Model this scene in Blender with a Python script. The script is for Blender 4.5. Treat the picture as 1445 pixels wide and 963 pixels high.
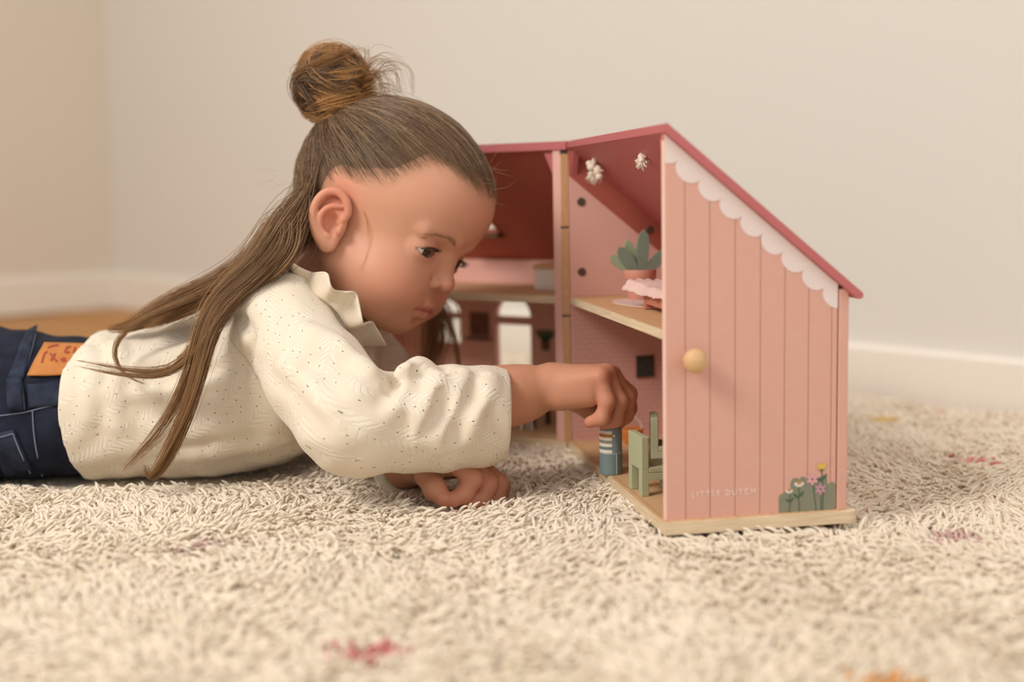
import bpy, bmesh, math, random
import numpy as np
from mathutils import Matrix, Vector
from mathutils.geometry import tessellate_polygon

for ob in list(bpy.data.objects):
    bpy.data.objects.remove(ob)
SC = bpy.context.scene
COL = SC.collection
RNG = np.random.default_rng(7)
random.seed(7)

# ------------------------------------------------------------------ camera
FPX, HORIZON, ROLL, CAMH = 1800.0, 258.0, -0.0068, 0.228
PITCH = math.atan((481.5 - HORIZON) / FPX)
cam_d = bpy.data.cameras.new('camera')
cam = bpy.data.objects.new('camera', cam_d)
COL.objects.link(cam)
cam_d.sensor_width = 36.0
cam_d.lens = FPX / 1445.0 * 36.0
cam.matrix_world = (Matrix.Translation((0, 0, CAMH)) @ Matrix.Rotation(math.pi / 2 - PITCH, 4, 'X') @ Matrix.Rotation(-ROLL * -1, 4, 'Z'))
cam_d.dof.use_dof = True
cam_d.dof.focus_distance = 0.93
cam_d.dof.aperture_fstop = 2.7
cam_d.clip_start = 0.02
SC.camera = cam
_up = np.array([0, math.sin(PITCH), math.cos(PITCH)]); _fw = np.array([0, math.cos(PITCH), -math.sin(PITCH)])
_C = np.array([0, 0, CAMH])

def P(px, py, Y):
    """world point at depth Y seen at a photograph position (a survey helper)"""
    a, b = px - 722.5, py - 481.5
    c, s = math.cos(-ROLL), math.sin(-ROLL)
    a, b = a * c - b * s, a * s + b * c
    d = np.array([1., 0, 0]) * a / FPX - _up * b / FPX + _fw
    return _C + d * (Y / d[1])

# ------------------------------------------------------------------ light
SC.view_settings.view_transform = 'Standard'
SC.view_settings.look = 'None'
SC.view_settings.gamma = 1.0
SC.view_settings.use_curve_mapping = False
SC.view_settings.exposure = -0.05
world = bpy.data.worlds.new('world'); SC.world = world
world.use_nodes = True
bg = world.node_tree.nodes['Background']
bg.inputs[0].default_value = (1.0, 0.945, 0.875, 1)
bg.inputs[1].default_value = 0.79

def area(name, loc, target, size, power, color, spread=180):
    l = bpy.data.lights.new(name, 'AREA'); l.shape = 'RECTANGLE'
    l.size, l.size_y = size; l.energy = power; l.color = color; l.spread = math.radians(spread)
    o = bpy.data.objects.new(name, l); COL.objects.link(o)
    o.location = loc
    o.rotation_euler = (Vector(target) - Vector(loc)).to_track_quat('-Z', 'Y').to_euler()
    return o
area('window_light', (-1.5, -0.25, 1.65), (0.05, 1.0, 0.1), (0.75, 0.75), 17.0, (1.0, 0.955, 0.90), 120)
area('side_window_light', (1.9, -0.6, 1.6), (0.6, 1.6, 0.5), (1.2, 1.4), 8.5, (0.86, 0.95, 1.0))

# ------------------------------------------------------------------ helpers
def lin(h):
    h = h.lstrip('#')
    c = [int(h[i:i + 2], 16) / 255 for i in (0, 2, 4)]
    return tuple(x / 12.92 if x <= 0.04045 else ((x + 0.055) / 1.055) ** 2.4 for x in c) + (1,)

MATS = {}
def mat(name, color='#ffffff', rough=0.6, noise=None, bump=None, spec=0.3, sheen=0, sss=0, coat=0):
    """noise = (scale, second colour, amount, stretch); bump = (scale, strength, distance)"""
    if name in MATS: return MATS[name]
    m = bpy.data.materials.new(name); m.use_nodes = True; MATS[name] = m
    nt = m.node_tree; b = nt.nodes['Principled BSDF']
    b.inputs['Base Color'].default_value = lin(color)
    b.inputs['Roughness'].default_value = rough
    b.inputs['Specular IOR Level'].default_value = spec
    b.inputs['Sheen Weight'].default_value = sheen
    b.inputs['Coat Weight'].default_value = coat
    if sss:
        b.inputs['Subsurface Weight'].default_value = sss
        b.inputs['Subsurface Radius'].default_value = (1.0, 0.35, 0.2)
        b.inputs['Subsurface Scale'].default_value = 0.004
    tc = nt.nodes.new('ShaderNodeTexCoord')
    if noise:
        mp = nt.nodes.new('ShaderNodeMapping'); mp.inputs['Scale'].default_value = noise[3] if len(noise) > 3 else (1, 1, 1)
        nt.links.new(tc.outputs['Object'], mp.inputs[0])
        n = nt.nodes.new('ShaderNodeTexNoise'); n.inputs['Scale'].default_value = noise[0]; n.inputs['Detail'].default_value = 4
        nt.links.new(mp.outputs[0], n.inputs[0])
        r = nt.nodes.new('ShaderNodeMapRange'); r.inputs[1].default_value = 0.3; r.inputs[2].default_value = 0.7; r.inputs[4].default_value = noise[2]
        nt.links.new(n.outputs[0], r.inputs[0])
        mx = nt.nodes.new('ShaderNodeMixRGB'); mx.inputs[1].default_value = lin(color); mx.inputs[2].default_value = lin(noise[1])
        nt.links.new(r.outputs[0], mx.inputs[0]); nt.links.new(mx.outputs[0], b.inputs['Base Color'])
    if bump:
        n = nt.nodes.new('ShaderNodeTexNoise'); n.inputs['Scale'].default_value = bump[0]; n.inputs['Detail'].default_value = 3
        nt.links.new(tc.outputs['Object'], n.inputs[0])
        bp = nt.nodes.new('ShaderNodeBump'); bp.inputs['Strength'].default_value = bump[1]; bp.inputs['Distance'].default_value = bump[2]
        nt.links.new(n.outputs[0], bp.inputs['Height']); nt.links.new(bp.outputs[0], b.inputs['Normal'])
    return m

def mesh_np(name, V, F, smooth=False):
    """F: int array (n,k) of equal-size faces, or a list of such arrays / lists"""
    me = bpy.data.meshes.new(name)
    V = np.asarray(V, dtype=np.float32)
    if isinstance(F, np.ndarray): F = [F]
    arrs = []
    for f in F:
        f = np.asarray(f, dtype=np.int32)
        if f.ndim == 1: f = f[None, :]
        if f.size: arrs.append(f)
    loops = np.concatenate([a.ravel() for a in arrs])
    tot = np.concatenate([np.full(len(a), a.shape[1], np.int32) for a in arrs])
    start = np.concatenate([[0], np.cumsum(tot)[:-1]]).astype(np.int32)
    me.vertices.add(len(V)); me.vertices.foreach_set('co', V.ravel())
    me.loops.add(len(loops)); me.loops.foreach_set('vertex_index', loops)
    me.polygons.add(len(tot)); me.polygons.foreach_set('loop_start', start); me.polygons.foreach_set('loop_total', tot)
    if smooth: me.polygons.foreach_set('use_smooth', np.ones(len(tot), dtype=bool))
    me.update(calc_edges=True); me.validate()
    return me

def obj(name, me, m=None, parent=None, loc=None, rot=None):
    o = bpy.data.objects.new(name, me); COL.objects.link(o)
    if m is not None:
        me.materials.clear(); me.materials.append(m)
    if parent is not None: o.parent = parent
    if loc is not None: o.location = loc
    if rot is not None: o.rotation_euler = rot
    return o

def empty(name, M=None):
    o = bpy.data.objects.new(name, None); COL.objects.link(o); o.empty_display_size = 0.02
    if M is not None: o.matrix_world = M
    return o

def tag(o, label=None, cat=None, group=None, kind=None):
    for k, v in (('label', label), ('category', cat), ('group', group), ('kind', kind)):
        if v: o[k] = v
    return o

class MB:
    """collects simple solids, builds one mesh"""
    def __init__(s): s.bm = bmesh.new()
    def box(s, a, b, bev=0.0):
        a, b = Vector(a), Vector(b)
        r = bmesh.ops.create_cube(s.bm, size=1.0, matrix=Matrix.Translation((a + b) / 2) @ Matrix.Diagonal((*(b - a), 1)))
        if bev:
            es = list({e for v in r['verts'] for e in v.link_edges})
            bmesh.ops.bevel(s.bm, geom=es, offset=bev, segments=2, affect='EDGES', profile=0.5)
        return s
    def lathe(s, prof, seg=24, M=Matrix()):
        rings = []
        for (r, z) in prof:
            if r < 1e-6: rings.append([s.bm.verts.new(M @ Vector((0, 0, z)))])
            else: rings.append([s.bm.verts.new(M @ Vector((r * math.cos(2 * math.pi * i / seg), r * math.sin(2 * math.pi * i / seg), z))) for i in range(seg)])
        for A, B in zip(rings[:-1], rings[1:]):
            for i in range(seg):
                j = (i + 1) % seg
                q = [A[i % len(A)], A[j % len(A)], B[j % len(B)], B[i % len(B)]]
                q = list(dict.fromkeys(q))
                if len(q) > 2:
                    try: s.bm.faces.new(q)
                    except ValueError: pass
        for R in (rings[0], rings[-1]):
            if len(R) > 2: s.bm.faces.new(R)
        return s
    def poly(s, outer, thick, holes=(), axes=None, off=0.0):
        """outline (a,b) extruded along the third axis; axes = (A,B,N) vectors"""
        A, B, N = axes or (Vector((1, 0, 0)), Vector((0, 0, 1)), Vector((0, -1, 0)))
        loops = [list(outer)] + [list(h) for h in holes]
        flat = [p for l in loops for p in l]
        v0 = [s.bm.verts.new(A * p[0] + B * p[1] + N * off) for p in flat]
        v1 = [s.bm.verts.new(A * p[0] + B * p[1] + N * (off + thick)) for p in flat]
        tris = tessellate_polygon([[Vector((p[0], p[1], 0)) for p in l] for l in loops])
        for t in tris:
            for vs in (v0, v1):
                try: s.bm.faces.new([vs[i] for i in t])
                except ValueError: pass
        k = 0
        for l in loops:
            n = len(l)
            for i in range(n):
                j = (i + 1) % n
                try: s.bm.faces.new([v0[k + i], v0[k + j], v1[k + j], v1[k + i]])
                except ValueError: pass
            k += n
        return s
    def tube(s, pts, rad, seg=8):
        pts = [Vector(p) for p in pts]; rad = rad if hasattr(rad, '__len__') else [rad] * len(pts)
        prev = None; rings = []
        for i, p in enumerate(pts):
            d = (pts[min(i + 1, len(pts) - 1)] - pts[max(i - 1, 0)]).normalized()
            n = d.orthogonal().normalized() if prev is None else (prev - d * prev.dot(d)).normalized()
            prev = n; b = d.cross(n)
            rings.append([s.bm.verts.new(p + (n * math.cos(2 * math.pi * k / seg) + b * math.sin(2 * math.pi * k / seg)) * rad[i]) for k in range(seg)])
        for A, B in zip(rings[:-1], rings[1:]):
            for k in range(seg): s.bm.faces.new([A[k], A[(k + 1) % seg], B[(k + 1) % seg], B[k]])
        s.bm.faces.new(rings[0]); s.bm.faces.new(rings[-1])
        return s
    def build(s, name, m, parent=None, smooth=False, **kw):
        bmesh.ops.recalc_face_normals(s.bm, faces=s.bm.faces[:])
        me = bpy.data.meshes.new(name); s.bm.to_mesh(me); s.bm.free()
        if smooth:
            me.polygons.foreach_set('use_smooth', np.ones(len(me.polygons), dtype=bool))
            try: me.set_sharp_from_angle(angle=math.radians(40))
            except Exception: pass
        return obj(name, me, m, parent, **kw)

def rrect(x0, y0, x1, y1, r, n=5, corners=(1, 1, 1, 1)):
    out = []
    for (cx, cy, a0, k) in ((x1, y1, 0, 2), (x0, y1, 90, 3), (x0, y0, 180, 0), (x1, y0, 270, 1)):
        if not corners[k]: out.append((cx, cy)); continue
        sx = -1 if cx == x1 else 1; sy = -1 if cy == y1 else 1
        for i in range(n + 1):
            a = math.radians(a0 + 90 * i / n)
            out.append((cx + sx * r + r * math.cos(a), cy + sy * r + r * math.sin(a)))
    return out

def disc(cx, cy, rx, ry=None, n=20, rot=0):
    ry = ry or rx; c, s = math.cos(rot), math.sin(rot)
    return [(cx + rx * math.cos(2 * math.pi * i / n) * c - ry * math.sin(2 * math.pi * i / n) * s,
             cy + rx * math.cos(2 * math.pi * i / n) * s + ry * math.sin(2 * math.pi * i / n) * c) for i in range(n)]

# ------------------------------------------------------------------ room
M_WALL = mat('wall_paint', '#dedad3', 0.9, bump=(60, 0.05, 0.002))
M_WALL_SHADE = mat('painted_shade_wall', '#e0d6c6', 0.9, bump=(60, 0.05, 0.002))  # shade on the left wall, put into its colour as a warmer beige
M_TRIM = mat('trim_paint', '#eee7dc', 0.5)
M_WOOD = mat('oak_floor', '#c9975f', 0.55, noise=(9, '#b5804a', 0.8, (1, 8, 1)))
corner = Vector((-0.819, 2.639, 0)); wdir = Vector((0.697, -0.717, 0)).normalized(); ldir = Vector((-wdir.y, wdir.x, 0)) * -1
FLZ = -0.022
def wall(name, a, b, h, nrm):
    A, B = Vector(a), Vector(b)
    o = A + nrm * 0.0
    m = MB(); d = (B - A); L_ = d.length; d.normalize()
    m.poly([(0, 0), (L_, 0), (L_, h), (0, h)], 0.06, axes=(d, Vector((0, 0, 1)), -nrm))
    w = m.build(name, M_WALL_SHADE if name == 'wall_left' else M_WALL); w.location = (A.x, A.y, FLZ); w['kind'] = 'structure'
    return w
n_back = Vector((wdir.y, -wdir.x, 0))
if n_back.dot(-corner) < 0: n_back = -n_back
n_left = wdir.copy()
wall('wall_back', corner, corner + wdir * 3.4, 2.4, n_back)
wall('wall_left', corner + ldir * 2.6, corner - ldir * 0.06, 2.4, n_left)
for nm, a, d, ln, nn in (('baseboard_back', corner, wdir, 3.4, n_back), ('baseboard_left', corner, ldir, 2.6, n_left)):
    m = MB(); m.poly([(0, 0), (0.012, 0), (0.012, 0.066), (0.009, 0.0705), (0.004, 0.072), (0, 0.072)], ln, axes=(nn, Vector((0, 0, 1)), d))
    t = m.build(nm, M_TRIM); t.location = (a.x, a.y, FLZ); t['kind'] = 'structure'
# floor boards
fl = tag(empty('floor'), kind='structure')
m = MB(); m.poly([(-3.2, -1.2), (3.2, -1.2), (3.2, 3.6), (-3.2, 3.6)], 0.02, axes=(Vector((1, 0, 0)), Vector((0, 1, 0)), Vector((0, 0, -1))), off=0.004)
m.build('subfloor', M_WOOD, fl, loc=(0, 0, FLZ))
bw, bl = 0.14, 1.2
plank_me = None
inv = Matrix((( wdir.x, wdir.y), (ldir.x, ldir.y)))
for i in range(0, 16):
    for k in range(-1, 3):
        s0 = 0.02 + k * bl + (i % 3) * 0.4; t0 = 0.013 + i * bw
        c = corner + wdir * (s0 + bl / 2) + ldir * (t0 + bw / 2)
        if s0 < -0.4 or c.y < 1.0 or c.x > 0.6: continue
        if plank_me is None:
            m = MB(); m.box((-bl / 2 + .0008, -bw / 2 + .0008, -0.004), (bl / 2 - .0008, bw / 2 - .0008, 0), 0.0006)
            p0 = m.build('floor_board', M_WOOD, fl); plank_me = p0.data
        else: p0 = obj('floor_board', plank_me, None, fl)
        p0.location = (c.x, c.y, FLZ); p0.rotation_euler = (0, 0, math.atan2(wdir.y, wdir.x))

# ------------------------------------------------------------------ dollhouse
HL, HW, HR, HE, HS = 0.2745, 0.1199, 0.2494, 0.1488, 0.1250
SL = (HR - HE) / HW
def frame(o, x, y, z):
    return Matrix(((x[0], y[0], z[0], o[0]), (x[1], y[1], z[1], o[1]), (x[2], y[2], z[2], o[2]), (0, 0, 0, 1)))
ZT = (-0.0128, 0.0046, 0.99991)
MR = frame((0.100016, 0.809324, 0.00836), (0.98414916, 0.17695082, 0.01178314), (-0.17688026, 0.98420895, -0.00679143), ZT)
ML = frame((0.04467, 1.082913, 0.006393), (0.54651164, 0.83744561, 0.0031431), (-0.8373537, 0.54650132, -0.01323203), ZT)
XA, YA, ZA = Vector((1, 0, 0)), Vector((0, 1, 0)), Vector((0, 0, 1))

PINK = mat('pink_paint', '#d8a797', 0.55, noise=(120, '#d39f8f', 0.4), spec=0.35)
PINKE = mat('pink_edge', '#efc9bb', 0.6)
PINKL = mat('pale_pink_wallpaper', '#e4b3a6', 0.65)
RED = mat('dusty_red_paint', '#bd6a6c', 0.5, noise=(150, '#b76366', 0.4), spec=0.4)
REDIN = mat('deep_red_paint', '#ad5f50', 0.6)
GROOVE = mat('red_groove', '#c98475', 0.7)
SCAL = mat('scallop_white_print', '#e6d8d4', 0.6, noise=(900, '#dfcdc8', 0.6))
PLY = mat('plywood_edge', '#e6d3b5', 0.6, noise=(90, '#cdb591', 0.9, (.4, .4, 9)))
BIRCH = mat('birch_wood', '#d9b084', 0.5, noise=(35, '#c99b6c', 0.7, (8, 1, 8)))
KNOB = mat('knob_wood', '#dcb68a', 0.5, noise=(60, '#c59a6a', 0.8, (1, 1, 5)))
DARK = mat('dark_metal', '#55463c', 0.45, spec=0.6)
GREEN = mat('sage_paint', '#b0b492', 0.55, spec=0.3)
WHITEP = mat('white_paint', '#e9e2da', 0.5)

def pattern(name, c1, c2, kind):
    m = bpy.data.materials.new(name); m.use_nodes = True; nt = m.node_tree; b = nt.nodes['Principled BSDF']; b.inputs['Roughness'].default_value = 0.65
    tc = nt.nodes.new('ShaderNodeTexCoord'); mp = nt.nodes.new('ShaderNodeMapping'); nt.links.new(tc.outputs['Object'], mp.inputs[0])
    if kind == 'brick':
        mp.inputs['Rotation'].default_value = (math.radians(90), 0, 0) 
        t = nt.nodes.new('ShaderNodeTexBrick'); t.inputs['Scale'].default_value = 1.0
        t.inputs['Brick Width'].default_value = 0.0085; t.inputs['Row Height'].default_value = 0.0042; t.inputs['Mortar Size'].default_value = 0.00035
        t.inputs['Color1'].default_value = lin(c1); t.inputs['Color2'].default_value = lin(c1); t.inputs['Mortar'].default_value = lin(c2)
        nt.links.new(mp.outputs[0], t.inputs[0]); nt.links.new(t.outputs[0], b.inputs['Base Color'])
    else:   # chevron parquet
        sx = nt.nodes.new('ShaderNodeSeparateXYZ'); nt.links.new(mp.outputs[0], sx.inputs[0])
        def mth(op, a, bb=None):
            n = nt.nodes.new('ShaderNodeMath'); n.operation = op
            for i, q in enumerate((a, bb)):
                if q is None: continue
                if isinstance(q, (int, float)): n.inputs[i].default_value = q
                else: nt.links.new(q, n.inputs[i])
            return n.outputs[0]
        pp = mth('PINGPONG', sx.outputs[0], 0.012)
        s = mth('FRACT', mth('DIVIDE', mth('ADD', sx.outputs[1], pp), 0.005))
        e = mth('LESS_THAN', s, 0.1)
        e2 = mth('LESS_THAN', pp, 0.0004)
        e = mth('MAXIMUM', e, e2)
        mx = nt.nodes.new('ShaderNodeMixRGB'); mx.inputs[1].default_value = lin(c1); mx.inputs[2].default_value = lin(c2)
        nt.links.new(e, mx.inputs[0]); nt.links.new(mx.outputs[0], b.inputs['Base Color'])
    return m
BRICK = pattern('pink_brick_print', '#dfaca0', '#cf978a', 'brick')
PARQ = pattern('parquet_print', '#d8b084', '#b98d60', 'parq')

house = empty('dollhouse')
tag(house, 'pink wooden dollhouse standing hinged open on the rug, with dusty red roof', 'dollhouse')
def part(mb, name, m, M=MR, parent=house, smooth=False):
    o = mb.build(name, m, parent, smooth)
    if M is not None and parent is house: o.matrix_world = M
    return o
TH = 0.0075
def gable(x0, x1, drop=0.0):
    return [(x0, 0), (x1, 0), (x1, HR - SL * x1 - drop), (x0, HR - SL * x0 - drop)]
AX_XZ = lambda y: (XA, ZA, YA)

# --- right half
bb = MB().poly(rrect(-0.0035, -0.0065, 0.1305, HL + 0.004, 0.007, corners=(0, 1, 1, 0)), 0.0075, axes=(XA, YA, -ZA))
part(bb, 'base_board', PLY)
fl_r = MB().box((-0.003, -0.002, 0.0), (0.119, HL, 0.0006)); part(fl_r, 'parquet_floor', PARQ)
sideA = part(MB().poly(gable(0.0, 0.1166), TH - 0.0012, axes=(XA, ZA, YA), off=0.0012), 'side_wall', GROOVE)
edges = [0.0, 0.0129, 0.0294, 0.0464, 0.0636, 0.0803, 0.0968, 0.1128, 0.1166]
for a, b in zip(edges[:-1], edges[1:]):
    a2 = a + (0.00022 if a > 0 else 0); b2 = b - (0.00022 if b < 0.116 else 0)
    MB().poly(gable(a2, b2), 0.0012, axes=(XA, ZA, YA)).build('plank', PINK, sideA)
MB().box((-0.0002, 0.0002, 0.0002), (0.0, TH - .0004, HR - .004)).build('edge_band', PINKE, sideA)
# scalloped valance
cus = [0.0, 0.0085, 0.0233, 0.0374, 0.0513, 0.0652, 0.0792, 0.0935, 0.1078, 0.1166]
for i, (a, b) in enumerate(zip(cus[:-1], cus[1:])):
    OFF = 0.0090
    pa = Vector((a, HR - SL * a - OFF)); pb = Vector((b, HR - SL * b - OFF))
    pts = [(a, HR - SL * a - 0.0005), (b, HR - SL * b - 0.0005)]
    full = 0 < i < len(cus) - 2
    c0 = (pa + pb) / 2; R_ = (pb - pa).length / 2; dirv = (pb - pa).normalized(); nrm = Vector((-SL, -1)).normalized()
    if i == 0: c0 = pb - dirv * 0.0095; R_ = 0.0095
    if i == len(cus) - 2: c0 = pa + dirv * 0.0095; R_ = 0.0095
    for k in range(0, 15):
        t = math.pi * k / 14
        q = c0 + dirv * R_ * math.cos(t) + nrm * R_ * 0.82 * math.sin(t)
        if 0.0 <= q.x <= 0.1166: pts.append((q.x, q.y))
        elif i == 0 and (not pts or pts[-1][0] > 0.0002): pts.append((0.0, q.y))
    if i == 0: pts.append((0.0, HR - 0.0005)) if pts[-1][1] < HR - 0.002 else None
    if i == len(cus) - 2:
        low = min(p[1] for p in pts[2:])
        pts = pts[:2] + [(0.1166, low)] + pts[2:]
    cl = []
    for p in pts:
        if not cl or (abs(cl[-1][0] - p[0]) + abs(cl[-1][1] - p[1])) > 1e-5: cl.append(p)
    if abs(cl[0][0] - cl[-1][0]) + abs(cl[0][1] - cl[-1][1]) < 1e-5: cl.pop()
    MB().poly(cl, 0.0004, axes=(XA, ZA, -YA)).build('scallop', SCAL, sideA)
# knob
kb = MB().lathe([(0.0, 0.0165), (0.004, 0.0160), (0.0068, 0.0140), (0.0080, 0.011), (0.0076, 0.0075), (0.0055, 0.0045), (0.0038, 0.003), (0.0038, 0.0)], 28,
                Matrix.Translation((0.0163, 0, 0.1062)) @ Matrix.Rotation(math.pi / 2, 4, 'X'))
kb.build('door_knob', KNOB, sideA, True)
# printed bush and flowers
BUSH = mat('bush_print', '#858673', 0.6); STEM = mat('stem_print', '#51664f', 0.6); LEAFP = mat('print_leaf', '#4d6650', 0.6)
PINKF = mat('pink_petal_print', '#dca3a6', 0.6); MAUF = mat('mauve_petal_print', '#bd91a0', 0.6); YELF = mat('yellow_petal_print', '#d9b45c', 0.6)
WHTF = mat('daisy_white_print', '#f0e6dc', 0.6); ORGF = mat('daisy_eye_print', '#cf8432', 0.6)
bz = 0.0004
bush = [(0.0768, bz), (0.1162, bz), (0.1162, 0.0178)]
lob = [(0.1140, 0.0165, 0.0030), (0.1085, 0.0205, 0.0040), (0.1005, 0.0190, 0.0045), (0.0935, 0.0212, 0.0030), (0.0885, 0.0200, 0.0037), (0.0830, 0.0135, 0.0025), (0.0795, 0.0108, 0.0028)]
for cx, cz, r in lob:
    for k in range(7):
        a = math.radians(20 + 140 * k / 6); x_, z_ = cx + r * math.cos(a), cz + r * math.sin(a)
        if x_ < bush[-1][0] - 1e-4: bush.append((x_, z_))
bush.append((0.0766, 0.010))
BUSHP = lambda pts, name, m, k=1: MB().poly(pts, 0.00015, axes=(XA, ZA, -YA), off=0.00015 * (k - 1)).build(name, m, sideA)
BUSHP(bush, 'printed_bush', BUSH)
def stem(pts, w=0.00035, k=2, name='printed_stem'):
    L_ = [(p[0] - w, p[1]) for p in pts]; R_ = [(p[0] + w, p[1]) for p in reversed(pts)]
    BUSHP(L_ + R_, name, STEM, k)
stem([(0.0842, bz), (0.0845, 0.0075), (0.0843, 0.0150)]); stem([(0.0913, bz), (0.0906, 0.010), (0.0907, 0.019)])
stem([(0.1030, bz), (0.1018, 0.010), (0.1003, 0.020)]); stem([(0.1062, bz), (0.1064, 0.008), (0.1058, 0.0145)])
stem([(0.1075, bz), (0.1078, 0.012), (0.1072, 0.022), (0.1064, 0.029)])
for (cx, cz, rx, ry, rt) in ((0.0828, 0.0088, .0018, .0007, -0.7), (0.0857, 0.0090, .0018, .0007, 0.9), (0.0885, 0.0115, .0021, .0009, -0.8), (0.0925, 0.0125, .0024, .0009, 0.9), (0.1053, 0.0215, .0026, .0012, 0.1), (0.1090, 0.0235, .0020, .0008, 1.0)):
    BUSHP(disc(cx, cz, rx, ry, 14, rt), 'printed_leaf', LEAFP, 3)
def flower(cx, cz, r, m, n=6, name='printed_petal'):
    for k in range(n):
        a = 2 * math.pi * k / n + 0.5
        BUSHP(disc(cx + r * .62 * math.cos(a), cz + r * .62 * math.sin(a), r * .45, r * .28, 10, a), name, m, 4)
flower(0.1000, 0.0222, 0.0040, PINKF); flower(0.1057, 0.0152, 0.0038, MAUF)
for cx, cz, r in ((0.0908, 0.0198, 0.0035), (0.0838, 0.0152, 0.0027)):
    for k in range(6):
        a = math.radians(200 + 140 * k / 5)
        BUSHP(disc(cx + r * .62 * math.cos(a), cz + .0006 + r * .45 * math.sin(a), r * .42, r * .24, 10, a), 'printed_petal', WHTF, 4)
    BUSHP(disc(cx, cz + 0.0006, r * .45, r * .26, 12), 'printed_flower_eye', ORGF, 5)
BUSHP([(0.1030, 0.0325), (0.1034, 0.0295), (0.1050, 0.0282), (0.1075, 0.0280), (0.1094, 0.0298), (0.1098, 0.0325), (0.1082, 0.0318), (0.1070, 0.0330), (0.1052, 0.0318)], 'printed_yellow_flower', YELF, 4)
BUSHP(disc(0.1064, 0.0280, .0016, .0007, 12), 'printed_flower_eye', STEM, 5)
# lettering
def text_mesh(txt, size, sx=1.0, spacing=1.0, thick=0.0001, bold=0.0):
    cu = bpy.data.curves.new('lettering', 'FONT'); cu.body = txt; cu.size = size; cu.space_character = spacing; cu.extrude = thick; cu.offset = bold
    to = bpy.data.objects.new('lettering_tmp', cu); COL.objects.link(to)
    me = bpy.data.meshes.new_from_object(to.evaluated_get(bpy.context.evaluated_depsgraph_get()))
    bpy.data.objects.remove(to); bpy.data.curves.remove(cu)
    V = np.zeros(len(me.vertices) * 3, np.float32); me.vertices.foreach_get('co', V); V = V.reshape(-1, 3)
    return me, V
LETT = mat('pale_lettering', '#f4dcd3', 0.6)
def lettering(txt, x0, z0, width, size, m, parent, spacing=1.25):
    me, V = text_mesh(txt, size, spacing=spacing)
    s = width / (V[:, 0].max() - V[:, 0].min())
    W_ = np.c_[x0 + (V[:, 0] - V[:, 0].min()) * s, -0.0002 - V[:, 2], z0 + V[:, 1]]
    me.vertices.foreach_set('co', W_.astype(np.float32).ravel()); me.update()
    return obj('lettering', me, m, parent)
lettering('LITTLE DUTCH', 0.0171, 0.0150, 0.0432, 0.0052, LETT, sideA, 1.5)
# low eave wall, far wall
part(MB().box((0.1176, -0.0006, 0.0), (0.1245, HL, HE - 0.001), 0.0008), 'eave_wall', PINK)
sideB = part(MB().poly(gable(0.0, 0.1176), TH, axes=(XA, ZA, YA), off=HL), 'side_wall', PINKL)
MB().poly([(0.0002, 0.0), (0.1174, 0.0), (0.1174, HS - .004), (0.0002, HS - .004)], 0.0004, axes=(XA, ZA, -YA), off=-HL).build('brick_wallpaper', BRICK, sideB)
MB().poly([(0.0002, HR - 0.0225), (0.1170, HR - SL * .1170 - 0.0225), (0.1170, HR - SL * .1170), (0.0002, HR)], 0.0005, axes=(XA, ZA, -YA), off=-HL).build('red_gable_band', REDIN, sideB)
for x_, z_ in ((0.0104, 0.205), (0.0102, 0.1458), (0.0703, 0.1797)):
    MB().lathe([(0.0, 0.001), (0.0032, 0.001), (0.0036, 0.0006), (0.0036, -0.003)], 20, Matrix.Translation((x_, HL, z_)) @ Matrix.Rotation(math.pi / 2, 4, 'X')).build('magnet', DARK, sideB, True)
BOARD = mat('blackboard', '#2f2f2c', 0.8, noise=(400, '#5b5a55', 0.7, (1, 1, 3)))
bbd = MB().box((0.0578, HL - 0.0012, 0.0538), (0.0722, HL - 0.0004, 0.0714)).build('blackboard', BOARD, sideB)
m = MB()
for a, b in (((0.0570, 0.0530), (0.0730, 0.0540)), ((0.0570, 0.0712), (0.0730, 0.0722)), ((0.0570, 0.0530), (0.0580, 0.0722)), ((0.0720, 0.0530), (0.0730, 0.0722))):
    m.box((a[0], HL - 0.0018, a[1]), (b[0], HL - 0.0004, b[1]))
m.build('blackboard_frame', mat('frame_wood', '#6b4a36', 0.6), sideB)
# shelf of the right half
sh = part(MB().box((0.0002, TH, HS - 0.0062), (0.1175, HL - 0.0004, HS)), 'upper_floor', BIRCH)
MB().box((-0.0004, TH, HS - 0.0062), (0.0004, HL - .0004, HS)).build('floor_edge', PLY, sh)
MB().poly(disc(0.046, 0.190, 0.026, 0.045, 28, 0.2), 0.0005, axes=(XA, YA, ZA), off=HS).build('printed_mat', mat('pale_mat', '#dcc3b8', 0.8), sh)
def roof_poly(over_ridge, over_eave, t=0.0050):
    nx, nz = SL / math.hypot(SL, 1), 1 / math.hypot(SL, 1)
    a = (-over_ridge, HR + SL * over_ridge); b = (over_eave, HR - SL * over_eave)
    dx, dz = (b[0] - a[0]), (b[1] - a[1]); ln = math.hypot(dx, dz); dx /= ln; dz /= ln
    r = t / 2; c = (b[0] + nx * r - dx * r, b[1] + nz * r - dz * r); out = [a]
    a0 = math.atan2(-nz, -nx)
    out = [(0.0, HR)] if over_ridge == 0 else [a]
    for k in range(7):
        an = a0 + math.pi * k / 6
        out.append((c[0] + r * math.cos(an), c[1] + r * math.sin(an)))
    top = (0.0, HR + t / nz)
    out.append((top[0] - 0.0, top[1])); out.append((-0.0015, top[1] - 0.0004)); out.append((-0.0015, HR + 0.001))
    return out
part(MB().poly(roof_poly(0, 0.1300), HL + 0.012, axes=(XA, ZA, YA), off=-0.0055), 'roof_panel', RED, smooth=False)
for y0_, sgn in ((TH, 1), (HL, -1)):
    part(MB().poly([(y0_, HR - 0.002), (y0_ + sgn * 0.010, HR - 0.002), (y0_, HR - 0.024)], 0.005, axes=(YA, ZA, XA), off=0.002), 'gusset', RED)
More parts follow.
